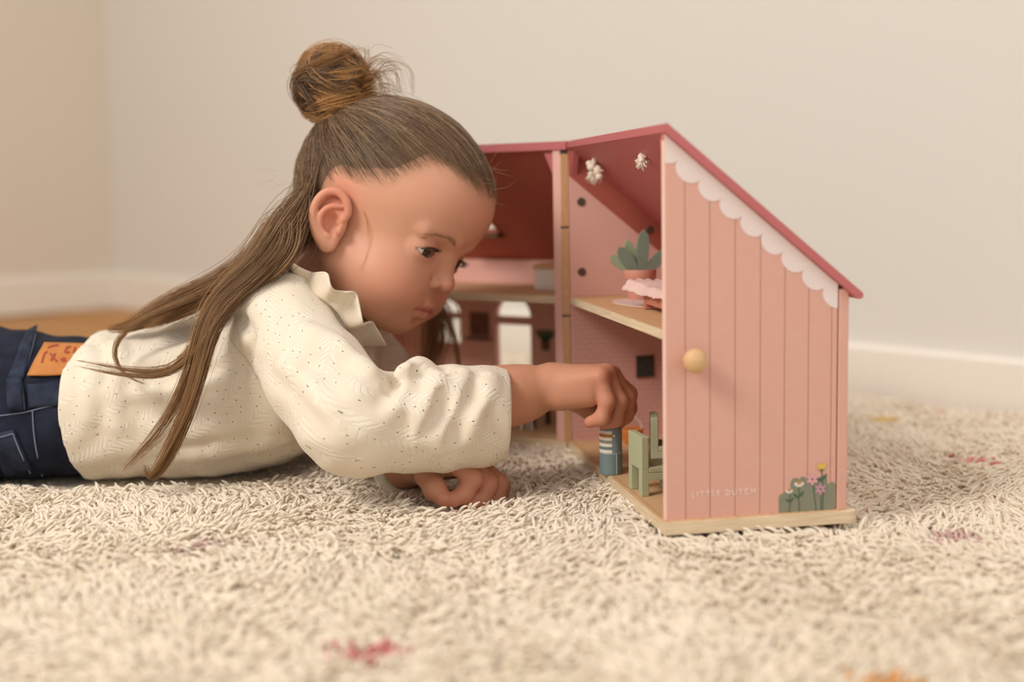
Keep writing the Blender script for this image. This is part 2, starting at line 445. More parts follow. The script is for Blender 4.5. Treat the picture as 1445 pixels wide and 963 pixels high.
# rope knots under the roof
ROPE = mat('cotton_rope', '#e9ddca', 0.9, sheen=0.3)
def knot(x_, y_, z_, s, seed):
    r = random.Random(seed); m = MB()
    for k in range(14):
        c = Vector((x_ + r.uniform(-.3, .3) * s, y_ + r.uniform(-.5, .5) * s, z_ + r.uniform(-.6, .4) * s))
        q = r.uniform(0.20, 0.36) * s
        bmesh.ops.create_icosphere(m.bm, subdivisions=2, radius=q, matrix=Matrix.Translation(c) @ Matrix.Diagonal((1, r.uniform(.7, 1.3), r.uniform(.7, 1.2), 1)))
    for k in range(60):
        c = Vector((x_, y_ + r.uniform(-.2, .2) * s, z_ - 0.3 * s)); d = Vector((r.uniform(-.7, .7), r.uniform(-1, 1), r.uniform(-1, .6))).normalized()
        m.tube([c, c + d * s * .5, c + d * s * r.uniform(.6, .95) + Vector((0, 0, -.1 * s))], [.0008, .0006, .0002], 5)
    m.tube([(x_, y_, z_), (x_, y_, min(z_ + s * 1.0, HR - SL * x_ + .001))], 0.0018, 8)
    return part(m, 'rope_knot', ROPE, smooth=True)
knot(0.012, 0.234, 0.2320, 0.0112, 1); knot(0.012, 0.094, 0.2360, 0.0064, 2)
# hinge
hg = part(MB().box((-0.0062, HL + 0.0005, 0.0), (-0.0005, HL + 0.006, HR - 0.003)), 'hinge_strip', BIRCH)
for z_ in (0.183, 0.108, 0.030, HR - 0.004):
    MB().box((-0.0066, HL + 0.0003, z_), (-0.0001, HL + 0.0062, z_ + 0.0016)).build('hinge_gap', DARK, hg)
# --- left half
part(MB().poly(rrect(-0.0035, -0.004, 0.1305, HL + 0.0095, 0.007, corners=(0, 0, 1, 1)), 0.0084, axes=(XA, YA, -ZA)), 'base_board', PLY, ML)
part(MB().box((-0.003, 0.0, 0.0), (0.119, HL, 0.0006)), 'parquet_floor', PARQ, ML)
for y_ in (0.0, HL):
    part(MB().poly(gable(0.0, 0.1176), TH, axes=(XA, ZA, YA), off=y_ - (0 if y_ == 0 else TH)), 'side_wall', PINKL, ML)
def arch(c, w, z0, z1, n=12):   # half-ellipse head
    return [(c - w / 2, z0), (c + w / 2, z0)] + [(c + w / 2 * math.cos(math.pi * k / n), z0 + (z1 - z0) * math.sin(math.pi * k / n)) for k in range(1, n)]
def rect(a, b, z0, z1): return [(a, z0), (b, z0), (b, z1), (a, z1)]
def window_arch(c, w, z0, z1, zt): return [rect(c - w / 2, c + w / 2, z0, z1), arch(c, w, z1 + .006, zt)]
holes = [rect(0.107, 0.148, 0.006, 0.0838), arch(0.1275, 0.041, 0.0917, 0.112)] + window_arch(0.208, 0.033, 0.062, 0.0870, 0.106) + window_arch(0.045, 0.033, 0.062, 0.0870, 0.106)
fac = part(MB().poly(rect(0.0, HL, 0.0, HE - 0.001), 0.0069, holes, axes=(YA, ZA, XA), off=0.1176), 'eave_wall', PINKL, ML)
FRM = mat('frame_wood', '#6b4a36', 0.6)
for (y0_, y1_, z0_, z1_) in ((0.1560, 0.1785, 0.0715, 0.0945),):
    MB().box((0.1160, y0_, z0_), (0.1178, y1_, z1_)).build('printed_picture', mat('brown_print', '#8a5c4a', 0.7, noise=(150, '#5d4136', 0.9)), fac)
    MB().box((0.1100, y0_ - .003, z0_ - .004), (0.1178, y1_ + .003, z0_ - .002)).build('ledge', FRM, fac)
PLG = mat('print_plant', '#4f5f45', 0.7)
for k in range(5):
    MB().poly(disc(0.090 + .0030 * (k - 2), 0.0745, .0022, .0075, 12, -0.35 * (k - 2)), 0.0004, axes=(YA, ZA, -XA), off=-0.1176).build('printed_leaf', PLG, fac)
MB().poly([(0.086, 0.060), (0.094, 0.060), (0.0955, 0.0685), (0.0845, 0.0685)], 0.0005, axes=(YA, ZA, -XA), off=-0.1176).build('printed_pot', FRM, fac)
sl = part(MB().box((0.0002, TH, HS - 0.0062), (0.1175, HL - TH, HS)), 'upper_floor', BIRCH, ML)
MB().box((-0.0004, TH, HS - 0.0062), (0.0004, HL - TH, HS)).build('floor_edge', PLY, sl)
# roof with skylight: outline in the slope plane
nv = Vector((SL, 0, 1)).normalized(); dv = Vector((1, 0, -SL)).normalized()
slen = 0.1300 * math.hypot(1, SL)
s_of = lambda x: x * math.hypot(1, SL)
sky_x0, sky_x1 = 0.060, 0.088
hole = [(0.1225, s_of(sky_x1)), (0.1625, s_of(sky_x1))] + [(0.1425 + 0.020 * math.cos(math.pi * k / 12), s_of(sky_x1) - (s_of(sky_x1) - s_of(sky_x0)) * math.sin(math.pi * k / 12)) for k in range(1, 12)]
rl = MB(); rl.poly([(-0.0065, 0.0), (HL + 0.0055, 0.0), (HL + 0.0055, slen), (-0.0065, slen)], 0.0050, [hole], axes=(YA, dv, nv))
for v_ in rl.bm.verts: v_.co.z += HR
rp = part(rl, 'roof_panel', REDIN, ML)
MB().box((-0.0016, -0.0065, HR - 0.0005), (-0.0002, HL + .0055, HR + 0.0065)).build('ridge_edge', RED, rp)
MB().box((0.078, 0.118, HR - SL * 0.090 - .003), (0.090, 0.168, HR - SL * 0.090 + .001)).build('skylight_sill', FRM, rp)
for y0_, sgn in ((TH, 1), (HL - TH, -1)):
    part(MB().poly([(y0_, HR - 0.002), (y0_ + sgn * 0.010, HR - 0.002), (y0_, HR - 0.024)], 0.005, axes=(YA, ZA, XA), off=0.002), 'gusset', RED, ML)

# ------------------------------------------------------------------ toy furniture
def chair(name, label, M):
    t = empty(name, M); tag(t, label, 'toy chair', 'toy chairs in the dollhouse')
    # local: back at x=0, seat towards +x, width along y
    MB().box((0.0, -0.0145, 0.0185), (0.0058, 0.0145, 0.0425), 0.0008).build('backrest', GREEN, t)
    for s in (-1, 1):
        MB().box((0.0, s * 0.0145, 0.0), (0.0058, s * 0.0080, 0.0190), 0.0006).build('leg', GREEN, t)
        MB().box((0.0235, s * 0.0145, 0.0), (0.0290, s * 0.0080, 0.0165), 0.0006).build('leg', GREEN, t)
        MB().box((0.0050, s * 0.0145, 0.0110), (0.0290, s * 0.0105, 0.0165), 0.0006).build('seat_rail', GREEN, t)
    MB().box((0.0055, -0.0145, 0.0165), (0.0300, 0.0145, 0.0205), 0.0008).build('seat', GREEN, t)
    return t
chair('toy_chair', 'sage green wooden toy chair at the open edge of the dollhouse floor', MR @ Matrix.Translation((0.0010, 0.0800, 0.0006)) @ Matrix.Rotation(0.05, 4, 'Z'))
chair('toy_chair', 'sage green wooden toy chair farther inside, under the doll in pink', MR @ Matrix.Translation((0.0330, 0.1500, 0.0006)) @ Matrix.Rotation(-0.25, 4, 'Z'))
SKIN = mat('doll_skin', '#e2b08d', 0.6)
def doll(name, label, M, kind):
    t = empty(name, M); tag(t, label, 'doll', 'wooden peg dolls')
    r = 0.0087
    if kind == 0:
        TEAL = mat('teal_paint', '#829092', 0.5); TEAD = mat('teal_overall', '#76888a', 0.5)
        MB().lathe([(0, 0), (r * .94, 0), (r, .0006), (r, .0165)], 28).build('trousers', TEAD, t, True)
        MB().lathe([(r * .99, 0.0165), (r * .99, .0340), (r * .8, .0372), (0, .0378)], 28).build('shirt', TEAL, t, True)
        cols = ['#e3d9cb', '#b9793d', '#e3d9cb', '#8e8f80', '#e3d9cb', '#6f7f80', '#e3d9cb']
        for k, c in enumerate(cols):
            z0 = .0340 - .0024 * (k + 1); m = MB(); n = 8
            a0, a1 = math.radians(150), math.radians(262)
            pts = [(r * 1.006 * math.cos(a0 + (a1 - a0) * i / n), r * 1.006 * math.sin(a0 + (a1 - a0) * i / n)) for i in range(n + 1)] 
            inn = [(p[0] * .9, p[1] * .9) for p in reversed(pts)]
            m.poly(pts + inn, 0.00235, axes=(XA, YA, ZA), off=z0).build('painted_stripe', mat('stripe_' + c[1:], c, 0.6), t)
        LINE = mat('doll_line', '#aebdbb', 0.6)
        MB().lathe([(r * 1.008, 0.0164), (r * 1.008, .0169)], 28).build('belt_line', LINE, t)
        for ang in (285,):
            a = math.radians(ang)
            MB().box((r * 1.0 * math.cos(a) - .0003, r * 1.0 * math.sin(a) - .0004, 0.001), (r * 1.0 * math.cos(a) + .0003, r * 1.0 * math.sin(a) + .0002, 0.0165)).build('leg_line', LINE, t)
        a = math.radians(272)
        MB().lathe([(0, .0006), (.0009, .0005), (.0009, -.0005)], 10, Matrix.Translation((r * math.cos(a), r * math.sin(a), 0.0305)) @ Matrix.Rotation(math.pi / 2, 4, 'X')).build('button', WHITEP, t)
        MB().lathe([(0, .0375), (.004, .0377), (.0075, .041), (.0085, .0460), (.0078, .0505), (.005, .0535), (0, .0545)], 24).build('head', SKIN, t, True)
        MB().lathe([(.0087, .0460), (.0084, .0500), (.0056, .0543), (0, .0556)], 24).build('painted_hair', mat('doll_hair', '#8a5330', 0.6), t, True)
    else:
        DR = mat('pink_dress', '#d0706c', 0.6); DR2 = mat('dress_trim', '#b9434a', 0.6)
        MB().lathe([(0, 0), (.0085, 0), (.0088, .0006), (.0084, .006)], 26).build('dress_trim', DR2, t, True)
        MB().lathe([(.0084, .006), (.0074, .018), (.006, .026), (0, .027)], 26).build('dress', DR, t, True)
        MB().lathe([(0, .026), (.004, .0262), (.0072, .029), (.0082, .034), (.0072, .039), (.004, .042), (0, .0425)], 24).build('head', SKIN, t, True)
        MB().lathe([(.0084, .034), (.0078, .0385), (.0046, .0425), (0, .0435)], 24).build('painted_hair', mat('doll_hair_pink', '#d9b0a6', 0.6), t, True)
    return t
doll('peg_doll', 'teal peg doll with striped sweater gripped in the child\'s hand', MR @ Matrix.Translation((0.0002, 0.1440, 0.0006)), 0)
doll('peg_doll', 'peg doll in a pink dress seated on the inner green chair', MR @ Matrix.Translation((0.0520, 0.1450, 0.0212)), 1)
# orange pot by the far wall
t = empty('toy_basket', MR @ Matrix.Translation((0.0455, 0.2480, 0.0006))); tag(t, 'small orange toy basket with a pale handle by the brick-print wall', 'toy basket')
MB().lathe([(0, 0), (.0060, 0), (.0085, .004), (.0098, .0125), (.0092, .0132), (0, .0115)], 24).build('bowl', mat('orange_paint', '#d88f45', 0.6, noise=(80, '#cf7436', 0.9, (1, 1, 3))), t, True)
MB().tube([(.0090 * math.cos(a), 0, .0125 + .010 * math.sin(a)) for a in np.linspace(0, math.pi, 11)], 0.0007, 6).build('handle', WHITEP, t, True)
# potted plant on the shelf
t = empty('toy_potted_plant', MR @ Matrix.Translation((0.0470, 0.2240, HS + .0001)) @ Matrix.Scale(0.92, 4)); tag(t, 'wooden toy plant with green leaves in a coral pot on the upper shelf', 'toy plant')
POT = mat('coral_paint', '#cf8f7c', 0.55)
pot = MB().lathe([(0, 0), (.0105, 0), (.0126, .0185), (.0140, .0187), (.0143, .0195), (.0145, .0262), (.0140, .0270), (.0120, .0270), (.0115, .0250), (0, .0250)], 30).build('pot', POT, t, True)
LG1 = mat('dark_leaf_paint', '#81907f', 0.6); LG2 = mat('light_leaf_paint', '#a0ae8e', 0.6)
def leafblade(length, w, n=10):
    pts = []
    for k in range(n + 1):
        s = k / n; pts.append((w * (0.45 + 0.55 * math.sin(math.pi * .5 * min(1, s / .55))) * math.sqrt(max(0.0, 1 - max(0, (s - .5) / .5) ** 2.4)) + 1e-5, s * length))
    return [(x_, z_) for x_, z_ in pts] + [(-x_, z_) for x_, z_ in reversed(pts)]
def blades(y_, specs, m):
    for (x_, ang, ln, w) in specs:
        o = MB().poly(leafblade(ln, w), 0.003, axes=(XA, ZA, YA)).build('leaf', m, t)
        o.location = (x_, y_, 0.0235); o.rotation_euler = (0, ang, 0.0)
blades(-0.003, ((0.001, 0.06, 0.0385, 0.0056), (-0.003, -0.62, 0.0290, 0.0054), (0.004, 0.80, 0.0290, 0.0052)), LG1)
blades(0.003, ((-0.002, -0.28, 0.0310, 0.0050), (-0.004, -0.95, 0.0270, 0.0048)), LG2)
# bed with blanket
t = empty('toy_bed', MR @ Matrix.Translation((0.0270, 0.0450, HS + .0006))); tag(t, 'coral toy bed with a pale pink blanket on the upper shelf', 'toy bed')
CORAL = mat('bed_paint', '#c07a66', 0.55)
MB().box((0, 0, 0.0035), (0.046, 0.100, 0.0120), 0.0008).build('bed_frame', CORAL, t)
for x_ in (0.0, 0.040):
    for y_ in (0.0, 0.094): MB().box((x_, y_, 0.0), (x_ + .006, y_ + .006, 0.0045)).build('leg', CORAL, t)
MB().box((0.001, 0.001, 0.0118), (0.045, 0.099, 0.0165), 0.0015).build('mattress', mat('mattress', '#dba78f', 0.8), t)
nx_, ny_ = 34, 44
V = []; 
for i in range(nx_):
    for j in range(ny_):
        a, b = i / (nx_ - 1), j / (ny_ - 1)
        x_ = -0.0075 + a * 0.060; y_ = 0.0 + b * 0.1250
        z_ = 0.0180 + 0.0007 * math.sin(a * 11 + b * 5) + 0.0005 * math.sin(b * 23 + a * 4)
        over = max(0.0, -x_) ; z_ -= over * 0.9 ; x_ += over * 0.4
        ov2 = max(0.0, y_ - 0.101); z_ += 0.10 * ov2; x_ -= 0.25 * ov2; 
        edge = max(0, 1 - a / .12) ; z_ += edge * 0.0003 * math.sin(b * 75); x_ += edge * 0.0003 * math.sin(b * 60 + 1)
        e2 = max(0, (b - .9) / .1); z_ += e2 * .0007 * math.sin(a * 50)
        V.append((x_, y_, z_))
Fq = [(i * ny_ + j, (i + 1) * ny_ + j, (i + 1) * ny_ + j + 1, i * ny_ + j + 1) for i in range(nx_ - 1) for j in range(ny_ - 1)]
bl_ = obj('blanket', mesh_np('blanket', V, np.array(Fq), True), mat('blanket_cloth', '#e6c6bb', 0.9, sheen=0.1, noise=(300, '#ddb5a9', 0.6)), t)
sd = bl_.modifiers.new('thick', 'SOLIDIFY'); sd.thickness = 0.0012
# things in the left half
t = empty('toy_cabinet', ML @ Matrix.Translation((0.050, 0.030, HS + .0003))); tag(t, 'white toy cabinet with a wooden top on the shelf behind the hinge', 'toy cabinet')
MB().box((0, 0, 0), (0.022, 0.029, 0.0190), 0.0005).build('body', WHITEP, t)
MB().box((-0.001, -0.001, 0.0190), (0.023, 0.030, 0.0235), 0.0005).build('top', BIRCH, t)
MB().box((-0.0008, 0.0020, 0.002), (0.0, 0.027, 0.0175), 0.0003).build('door', WHITEP, t)
t = empty('toy_table', ML @ Matrix.Translation((0.045, 0.070, 0.0008))); tag(t, 'dark toy table standing in the shaded room behind the wrist', 'toy table')
DKW = mat('dark_wood', '#5e4936', 0.6)
MB().box((-0.016, -0.022, 0.017), (0.016, 0.022, 0.0205), 0.0006).build('tabletop', DKW, t)
for a in (-1, 1):
    for b in (-1, 1): MB().box((a * .013 - .002, b * .018 - .002, 0), (a * .013 + .002, b * .018 + .002, .0175)).build('leg', DKW, t)
t = empty('toy_stool', ML @ Matrix.Translation((0.022, 0.052, 0.0008))); tag(t, 'small white toy stool beside the dark toy table', 'toy stool')
MB().lathe([(0, .0115), (.0065, .0115), (.007, .0122), (.007, .0142), (0, .0148)], 22).build('seat', WHITEP, t, True)
for k in range(3):
    a = 2 * math.pi * k / 3 + .4; MB().tube([(.0045 * math.cos(a), .0045 * math.sin(a), .012), (.006 * math.cos(a), .006 * math.sin(a), 0)], .0012, 8).build('leg', WHITEP, t, True)

# ------------------------------------------------------------------ rug
rug_corner = corner + wdir * 0.80 + n_back * 0.03
rw, rl_ = 2.1, 2.7     # along the wall, towards the camera
RUG = mat('rug_backing', '#ece0cd', 0.95)
m = MB(); m.poly([(0, 0), (rw, 0), (rw, rl_), (0, rl_)], 0.010, axes=(wdir, ldir, Vector((0, 0, 1))))
rug = m.build('rug', RUG); rug.location = (rug_corner.x, rug_corner.y, FLZ + 0.0002)
tag(rug, 'cream shaggy rug dotted with small coloured flowers under the child', 'rug')
def tuft_mesh(i):
    r = random.Random(100 + i); n = 5; seg = 5
    bend = r.uniform(1.0, 2.3); ln = r.uniform(0.85, 1.15); th = 0.086
    pts = []; x_ = z_ = 0.0; ang = r.uniform(0.0, 0.35); yy = 0
    for k in range(n + 1):
        pts.append((x_, yy, z_)); x_ += math.sin(ang) * ln / n; z_ += math.cos(ang) * ln / n; ang += bend / n; yy += r.uniform(-.05, .05)
    rad = [th * q for q in (0.75, 0.95, 1.0, 1.0, 0.85, 0.35)]
    mb = MB(); mb.tube(pts, rad, seg)
    me = bpy.data.meshes.new('tuft'); bmesh.ops.recalc_face_normals(mb.bm, faces=mb.bm.faces[:]); mb.bm.to_mesh(me); mb.bm.free()
    me.polygons.foreach_set('use_smooth', np.ones(len(me.polygons), dtype=bool))
    return me
TUFT = bpy.data.materials.new('rug_yarn'); TUFT.use_nodes = True
nt = TUFT.node_tree; b_ = nt.nodes['Principled BSDF']; b_.inputs['Roughness'].default_value = 0.95; b_.inputs['Specular IOR Level'].default_value = 0.1
b_.inputs['Sheen Weight'].default_value = 0.25
at_ = nt.nodes.new('ShaderNodeAttribute'); at_.attribute_type = 'INSTANCER'; at_.attribute_name = 'col'
nt.links.new(at_.outputs['Color'], b_.inputs['Base Color'])
tcol = bpy.data.collections.new('tuft_kinds')
for i in range(6):
    me = tuft_mesh(i); me.materials.append(TUFT)
    tcol.objects.link(bpy.data.objects.new('tuft_kind', me))

def rug_points(keep):
    """scattered tuft roots: denser where the photograph is sharp"""
    N = 1250000
    s = RNG.uniform(0, rw, N); t_ = RNG.uniform(0, rl_, N)
    x = rug_corner.x + wdir.x * s + ldir.x * t_; y = rug_corner.y + wdir.y * s + ldir.y * t_
    vis = (y > 0.40) & (np.abs(x) < 0.44 * y + 0.14)
    x, y = x[vis], y[vis]
    k = keep(x, y); x, y = x[k], y[k]
    return x, y

# ------------------------------------------------------------------ implicit-surface modelling
def grid_surface(f, lo, h):
    s = f < 0
    nx, ny, nz = f.shape
    c = np.zeros((nx - 1, ny - 1, nz - 1), np.int8)
    for a in (0, 1):
        for b in (0, 1):
            for d in (0, 1):
                c += s[a:nx - 1 + a, b:ny - 1 + b, d:nz - 1 + d]
    act = (c > 0) & (c < 8)
    ijk = np.argwhere(act)
    idx = np.full(act.shape, -1, np.int64); idx[act] = np.arange(len(ijk))
    acc = np.zeros((len(ijk), 3)); cnt = np.zeros(len(ijk))
    cor = [(a, b, d) for a in (0, 1) for b in (0, 1) for d in (0, 1)]
    for A in cor:
        for ax in range(3):
            if A[ax]: continue
            B = list(A); B[ax] = 1
            fa = f[ijk[:, 0] + A[0], ijk[:, 1] + A[1], ijk[:, 2] + A[2]]; fb = f[ijk[:, 0] + B[0], ijk[:, 1] + B[1], ijk[:, 2] + B[2]]
            mk = (fa < 0) != (fb < 0); t = np.where(mk, fa / np.where(mk, fa - fb, 1), 0)
            p = np.tile(np.array(A, float), (len(ijk), 1)); p[:, ax] = t
            acc += p * mk[:, None]; cnt += mk
    V = np.asarray(lo) + h * (ijk + acc / cnt[:, None])
    Q = []
    for ax in range(3):
        o1, o2 = [(1, 2), (2, 0), (0, 1)][ax]
        sl0 = [slice(None)] * 3; sl1 = [slice(None)] * 3
        sl0[ax] = slice(0, -1); sl1[ax] = slice(1, None)
        ch = s[tuple(sl0)] != s[tuple(sl1)]
        e = np.argwhere(ch); m_ = (e[:, o1] > 0) & (e[:, o2] > 0) & (e[:, o1] < f.shape[o1] - 1) & (e[:, o2] < f.shape[o2] - 1)
        e = e[m_]
        ins = s[e[:, 0], e[:, 1], e[:, 2]]
        def cell(d1, d2):
            q = e.copy(); q[:, o1] += d1; q[:, o2] += d2
            return idx[q[:, 0], q[:, 1], q[:, 2]]
        q = np.stack([cell(-1, -1), cell(0, -1), cell(0, 0), cell(-1, 0)], 1)
        q[~ins] = q[~ins][:, ::-1]
        Q.append(q)
    return V, np.concatenate(Q)

class Field:
    def __init__(s, lo, hi, h, km=0.0):
        s.km = km; s.lo = np.array(lo, float); s.h = h
        n = np.ceil((np.array(hi) - s.lo) / h).astype(int) + 1
        s.ax = [s.lo[i] + h * np.arange(n[i]) for i in range(3)]
        s.f = np.full(tuple(n), 40 * h, np.float32)
    def sub(s, lo, hi):
        sl = []
        for i in range(3):
            a = int(np.clip(np.floor((lo[i] - s.lo[i]) / s.h), 0, s.f.shape[i])); b = int(np.clip(np.ceil((hi[i] - s.lo[i]) / s.h) + 1, 0, s.f.shape[i]))
            sl.append(slice(a, b))
        g = (s.ax[0][sl[0]][:, None, None].astype(np.float32), s.ax[1][sl[1]][None, :, None].astype(np.float32), s.ax[2][sl[2]][None, None, :].astype(np.float32))
        return tuple(sl), g
    def put(s, fun, lo, hi, k=0.0, op='u'):
        mg = max(k, s.km) + 4 * s.h
        sl, g = s.sub(np.array(lo) - mg, np.array(hi) + mg)
        if any(q.stop <= q.start for q in sl): return s
        d = fun(*g).astype(np.float32); a = s.f[sl]
        if op == 'u':
            r = np.minimum(a, d)
            if k: r = r - np.maximum(k - np.abs(a - d), 0) ** 2 / (4 * k)
        else:
            r = np.maximum(a, -d)
            if k: r = r + np.maximum(k - np.abs(a + d), 0) ** 2 / (4 * k)
        s.f[sl] = r
        return s
    def cone(s, a, b, r1, r2=None, k=0.0, op='u'):
        a = np.asarray(a, float); b = np.asarray(b, float); r2 = r1 if r2 is None else r2; ab = b - a; L2 = float(ab @ ab) + 1e-12
        def fun(X, Y, Z):
            t = np.clip(((X - a[0]) * ab[0] + (Y - a[1]) * ab[1] + (Z - a[2]) * ab[2]) / L2, 0, 1)
            return np.sqrt((X - a[0] - t * ab[0]) ** 2 + (Y - a[1] - t * ab[1]) ** 2 + (Z - a[2] - t * ab[2]) ** 2) - (r1 + (r2 - r1) * t)
        R = max(r1, r2)
        return s.put(fun, np.minimum(a, b) - R, np.maximum(a, b) + R, k, op)
    def chain(s, pts, rad, k=0.0, kin=None):
        """a limb: consecutive cones blended into one another, then into the field"""
        pts = [np.asarray(p, float) for p in pts]; R = max(rad)
        lo = np.min(pts, 0) - R; hi = np.max(pts, 0) + R; kk = kin if kin is not None else min(rad) * 0.5
        def fun(X, Y, Z):
            out = None
            for a, b, r1, r2 in zip(pts[:-1], pts[1:], rad[:-1], rad[1:]):
                ab = b - a; L2 = float(ab @ ab) + 1e-12
                t = np.clip(((X - a[0]) * ab[0] + (Y - a[1]) * ab[1] + (Z - a[2]) * ab[2]) / L2, 0, 1)
                d = np.sqrt((X - a[0] - t * ab[0]) ** 2 + (Y - a[1] - t * ab[1]) ** 2 + (Z - a[2] - t * ab[2]) ** 2) - (r1 + (r2 - r1) * t)
                if out is None: out = d
                else: out = np.minimum(out, d) - np.maximum(kk - np.abs(out - d), 0) ** 2 / (4 * kk)
            return out
        return s.put(fun, lo, hi, k)
    def ell(s, c, r, k=0.0, op='u', rot=None):
        c = np.asarray(c, float); r = np.asarray(r, float); Rm = np.eye(3) if rot is None else np.asarray(rot, float)
        R = r.max() if rot is not None else r
        def fun(X, Y, Z):
            x, y, z = X - c[0], Y - c[1], Z - c[2]
            q = [(Rm[0, i] * x + Rm[1, i] * y + Rm[2, i] * z) / r[i] for i in range(3)]
            k0 = np.sqrt(q[0] ** 2 + q[1] ** 2 + q[2] ** 2); k1 = np.sqrt((q[0] / r[0]) ** 2 + (q[1] / r[1]) ** 2 + (q[2] / r[2]) ** 2)
            return k0 * (k0 - 1) / np.maximum(k1, 1e-6)
        return s.put(fun, c - R, c + R, k, op)
    def surface(s): return grid_surface(s.f, s.lo, s.h)
    def sample(s, Pn):
        q = (np.asarray(Pn) - s.lo) / s.h; n = np.array(s.f.shape)
        q = np.clip(q, 0, n - 1.001); i = q.astype(int); f = q - i; out = 0
        for a in (0, 1):
            for b in (0, 1):
                for c in (0, 1):
                    w = (f[..., 0] if a else 1 - f[..., 0]) * (f[..., 1] if b else 1 - f[..., 1]) * (f[..., 2] if c else 1 - f[..., 2])
                    out = out + w * s.f[i[..., 0] + a, i[..., 1] + b, i[..., 2] + c]
        return out
    def grad(s, Pn):
        e = s.h; g = np.stack([s.sample(Pn + d) - s.sample(Pn - d) for d in np.eye(3) * e], -1)
        return g / np.maximum(np.linalg.norm(g, axis=-1, keepdims=True), 1e-9)
    def push(s, Pn, off, it=3, only_inside=True):
        Pn = np.array(Pn, float)
        for _ in range(it):
            d = s.sample(Pn) - off
            if only_inside: d = np.minimum(d, 0)
            Pn = Pn - d[..., None] * s.grad(Pn)
        return Pn

def catmull(pts, n):
    pts = np.asarray(pts, float); Q = np.vstack([2 * pts[0] - pts[1], pts, 2 * pts[-1] - pts[-2]])
    u = np.linspace(0, len(pts) - 1 - 1e-6, n); i = u.astype(int); t = (u - i)[:, None]
    a, b, c, d = Q[i], Q[i + 1], Q[i + 2], Q[i + 3]
    return 0.5 * ((2 * b) + (-a + c) * t + (2 * a - 5 * b + 4 * c - d) * t ** 2 + (-a + 3 * b - 3 * c + d) * t ** 3)

def add_attr(me, name, vals):
    vals = np.asarray(vals, np.float32)
    if vals.shape[1] == 3: vals = np.c_[vals, np.ones(len(vals), np.float32)]
    a = me.attributes.new(name, 'FLOAT_COLOR', 'POINT'); a.data.foreach_set('color', vals.astype(np.float32).ravel())

def strands(name, C, rad, col, m, parent, sides=3):
    """C (n,m,3) polylines, rad (n,m), col (n,m,3)"""
    n, k, _ = C.shape
    T = np.gradient(C, axis=1); T /= np.maximum(np.linalg.norm(T, axis=2, keepdims=True), 1e-9)
    up = np.array([0.31, -0.77, 0.56]); A = np.cross(T, up); A /= np.maximum(np.linalg.norm(A, axis=2, keepdims=True), 1e-9); B = np.cross(T, A)
    ph = 2 * np.pi * np.arange(sides) / sides
    V = C[:, :, None, :] + rad[:, :, None, None] * (A[:, :, None, :] * np.cos(ph)[None, None, :, None] + B[:, :, None, :] * np.sin(ph)[None, None, :, None])
    base = (np.arange(n) * k * sides)[:, None, None] + (np.arange(k - 1) * sides)[None, :, None]
    s0 = np.arange(sides)[None, None, :]; s1 = (np.arange(sides) + 1) % sides; s1 = s1[None, None, :]
    Fq = np.stack([base + s0, base + s1, base + sides + s1, base + sides + s0], -1).reshape(-1, 4)
    me = mesh_np(name, V.reshape(-1, 3), Fq, True)
    add_attr(me, 'hcol', np.repeat(col.reshape(-1, 3), sides, 0))
    return obj(name, me, m, parent)

# ------------------------------------------------------------------ the child
person = empty('person'); person.location = (-0.27, 1.05, 0.0)
tag(person, 'small child lying on the rug in cream blouse and jeans, reaching into the dollhouse', 'person')
PINV = Matrix.Translation((0.27, -1.05, 0.0))
def kid(o):
    o.parent = person; o.matrix_parent_inverse = PINV
    return o
def vcol_mat(name, attr, rough, sss=0.0, spec=0.35, bump=None, sheen=0.0, gain=1.0):
    m = bpy.data.materials.new(name); m.use_nodes = True; nt = m.node_tree; b = nt.nodes['Principled BSDF']
    a = nt.nodes.new('ShaderNodeAttribute'); a.attribute_name = attr; nt.links.new(a.outputs['Color'], b.inputs['Base Color'])
    b.inputs['Roughness'].default_value = rough; b.inputs['Specular IOR Level'].default_value = spec; b.inputs['Sheen Weight'].default_value = sheen
    if sss:
        b.inputs['Subsurface Weight'].default_value = sss; b.inputs['Subsurface Radius'].default_value = (1.0, 0.4, 0.25); b.inputs['Subsurface Scale'].default_value = 0.0035
    if bump:
        tc = nt.nodes.new('ShaderNodeTexCoord'); n = nt.nodes.new('ShaderNodeTexNoise'); n.inputs['Scale'].default_value = bump[0]; nt.links.new(tc.outputs['Object'], n.inputs[0])
        bp = nt.nodes.new('ShaderNodeBump'); bp.inputs['Strength'].default_value = bump[1]; bp.inputs['Distance'].default_value = bump[2]
        nt.links.new(n.outputs[0], bp.inputs['Height']); nt.links.new(bp.outputs[0], b.inputs['Normal'])
    return m
M_SKIN = vcol_mat('skin', 'scol', 0.52, sss=0.25, spec=0.35, bump=(900, 0.06, 0.0006))
M_HAIR = vcol_mat('hair', 'hcol', 0.42, spec=0.45)

# head frame (local centimetres: x towards the face, y to the child's left, z up)
HS_ = 0.96 * 0.01
yw, pt_, rl2 = HEAD_ROT = (0.445, 0.36, -0.255)
def _R(ax, t):
    return np.array(Matrix.Rotation(t, 3, ax))
HROT = _R('Z', -yw) @ _R('Y', pt_) @ _R('X', rl2)
HORG = np.array((-0.1060, 1.04, 0.1940))
def h2w(Pl): return (np.asarray(Pl, float) @ HROT.T) * HS_ + HORG
def w2h(Pw): return ((np.asarray(Pw, float) - HORG) / HS_) @ HROT

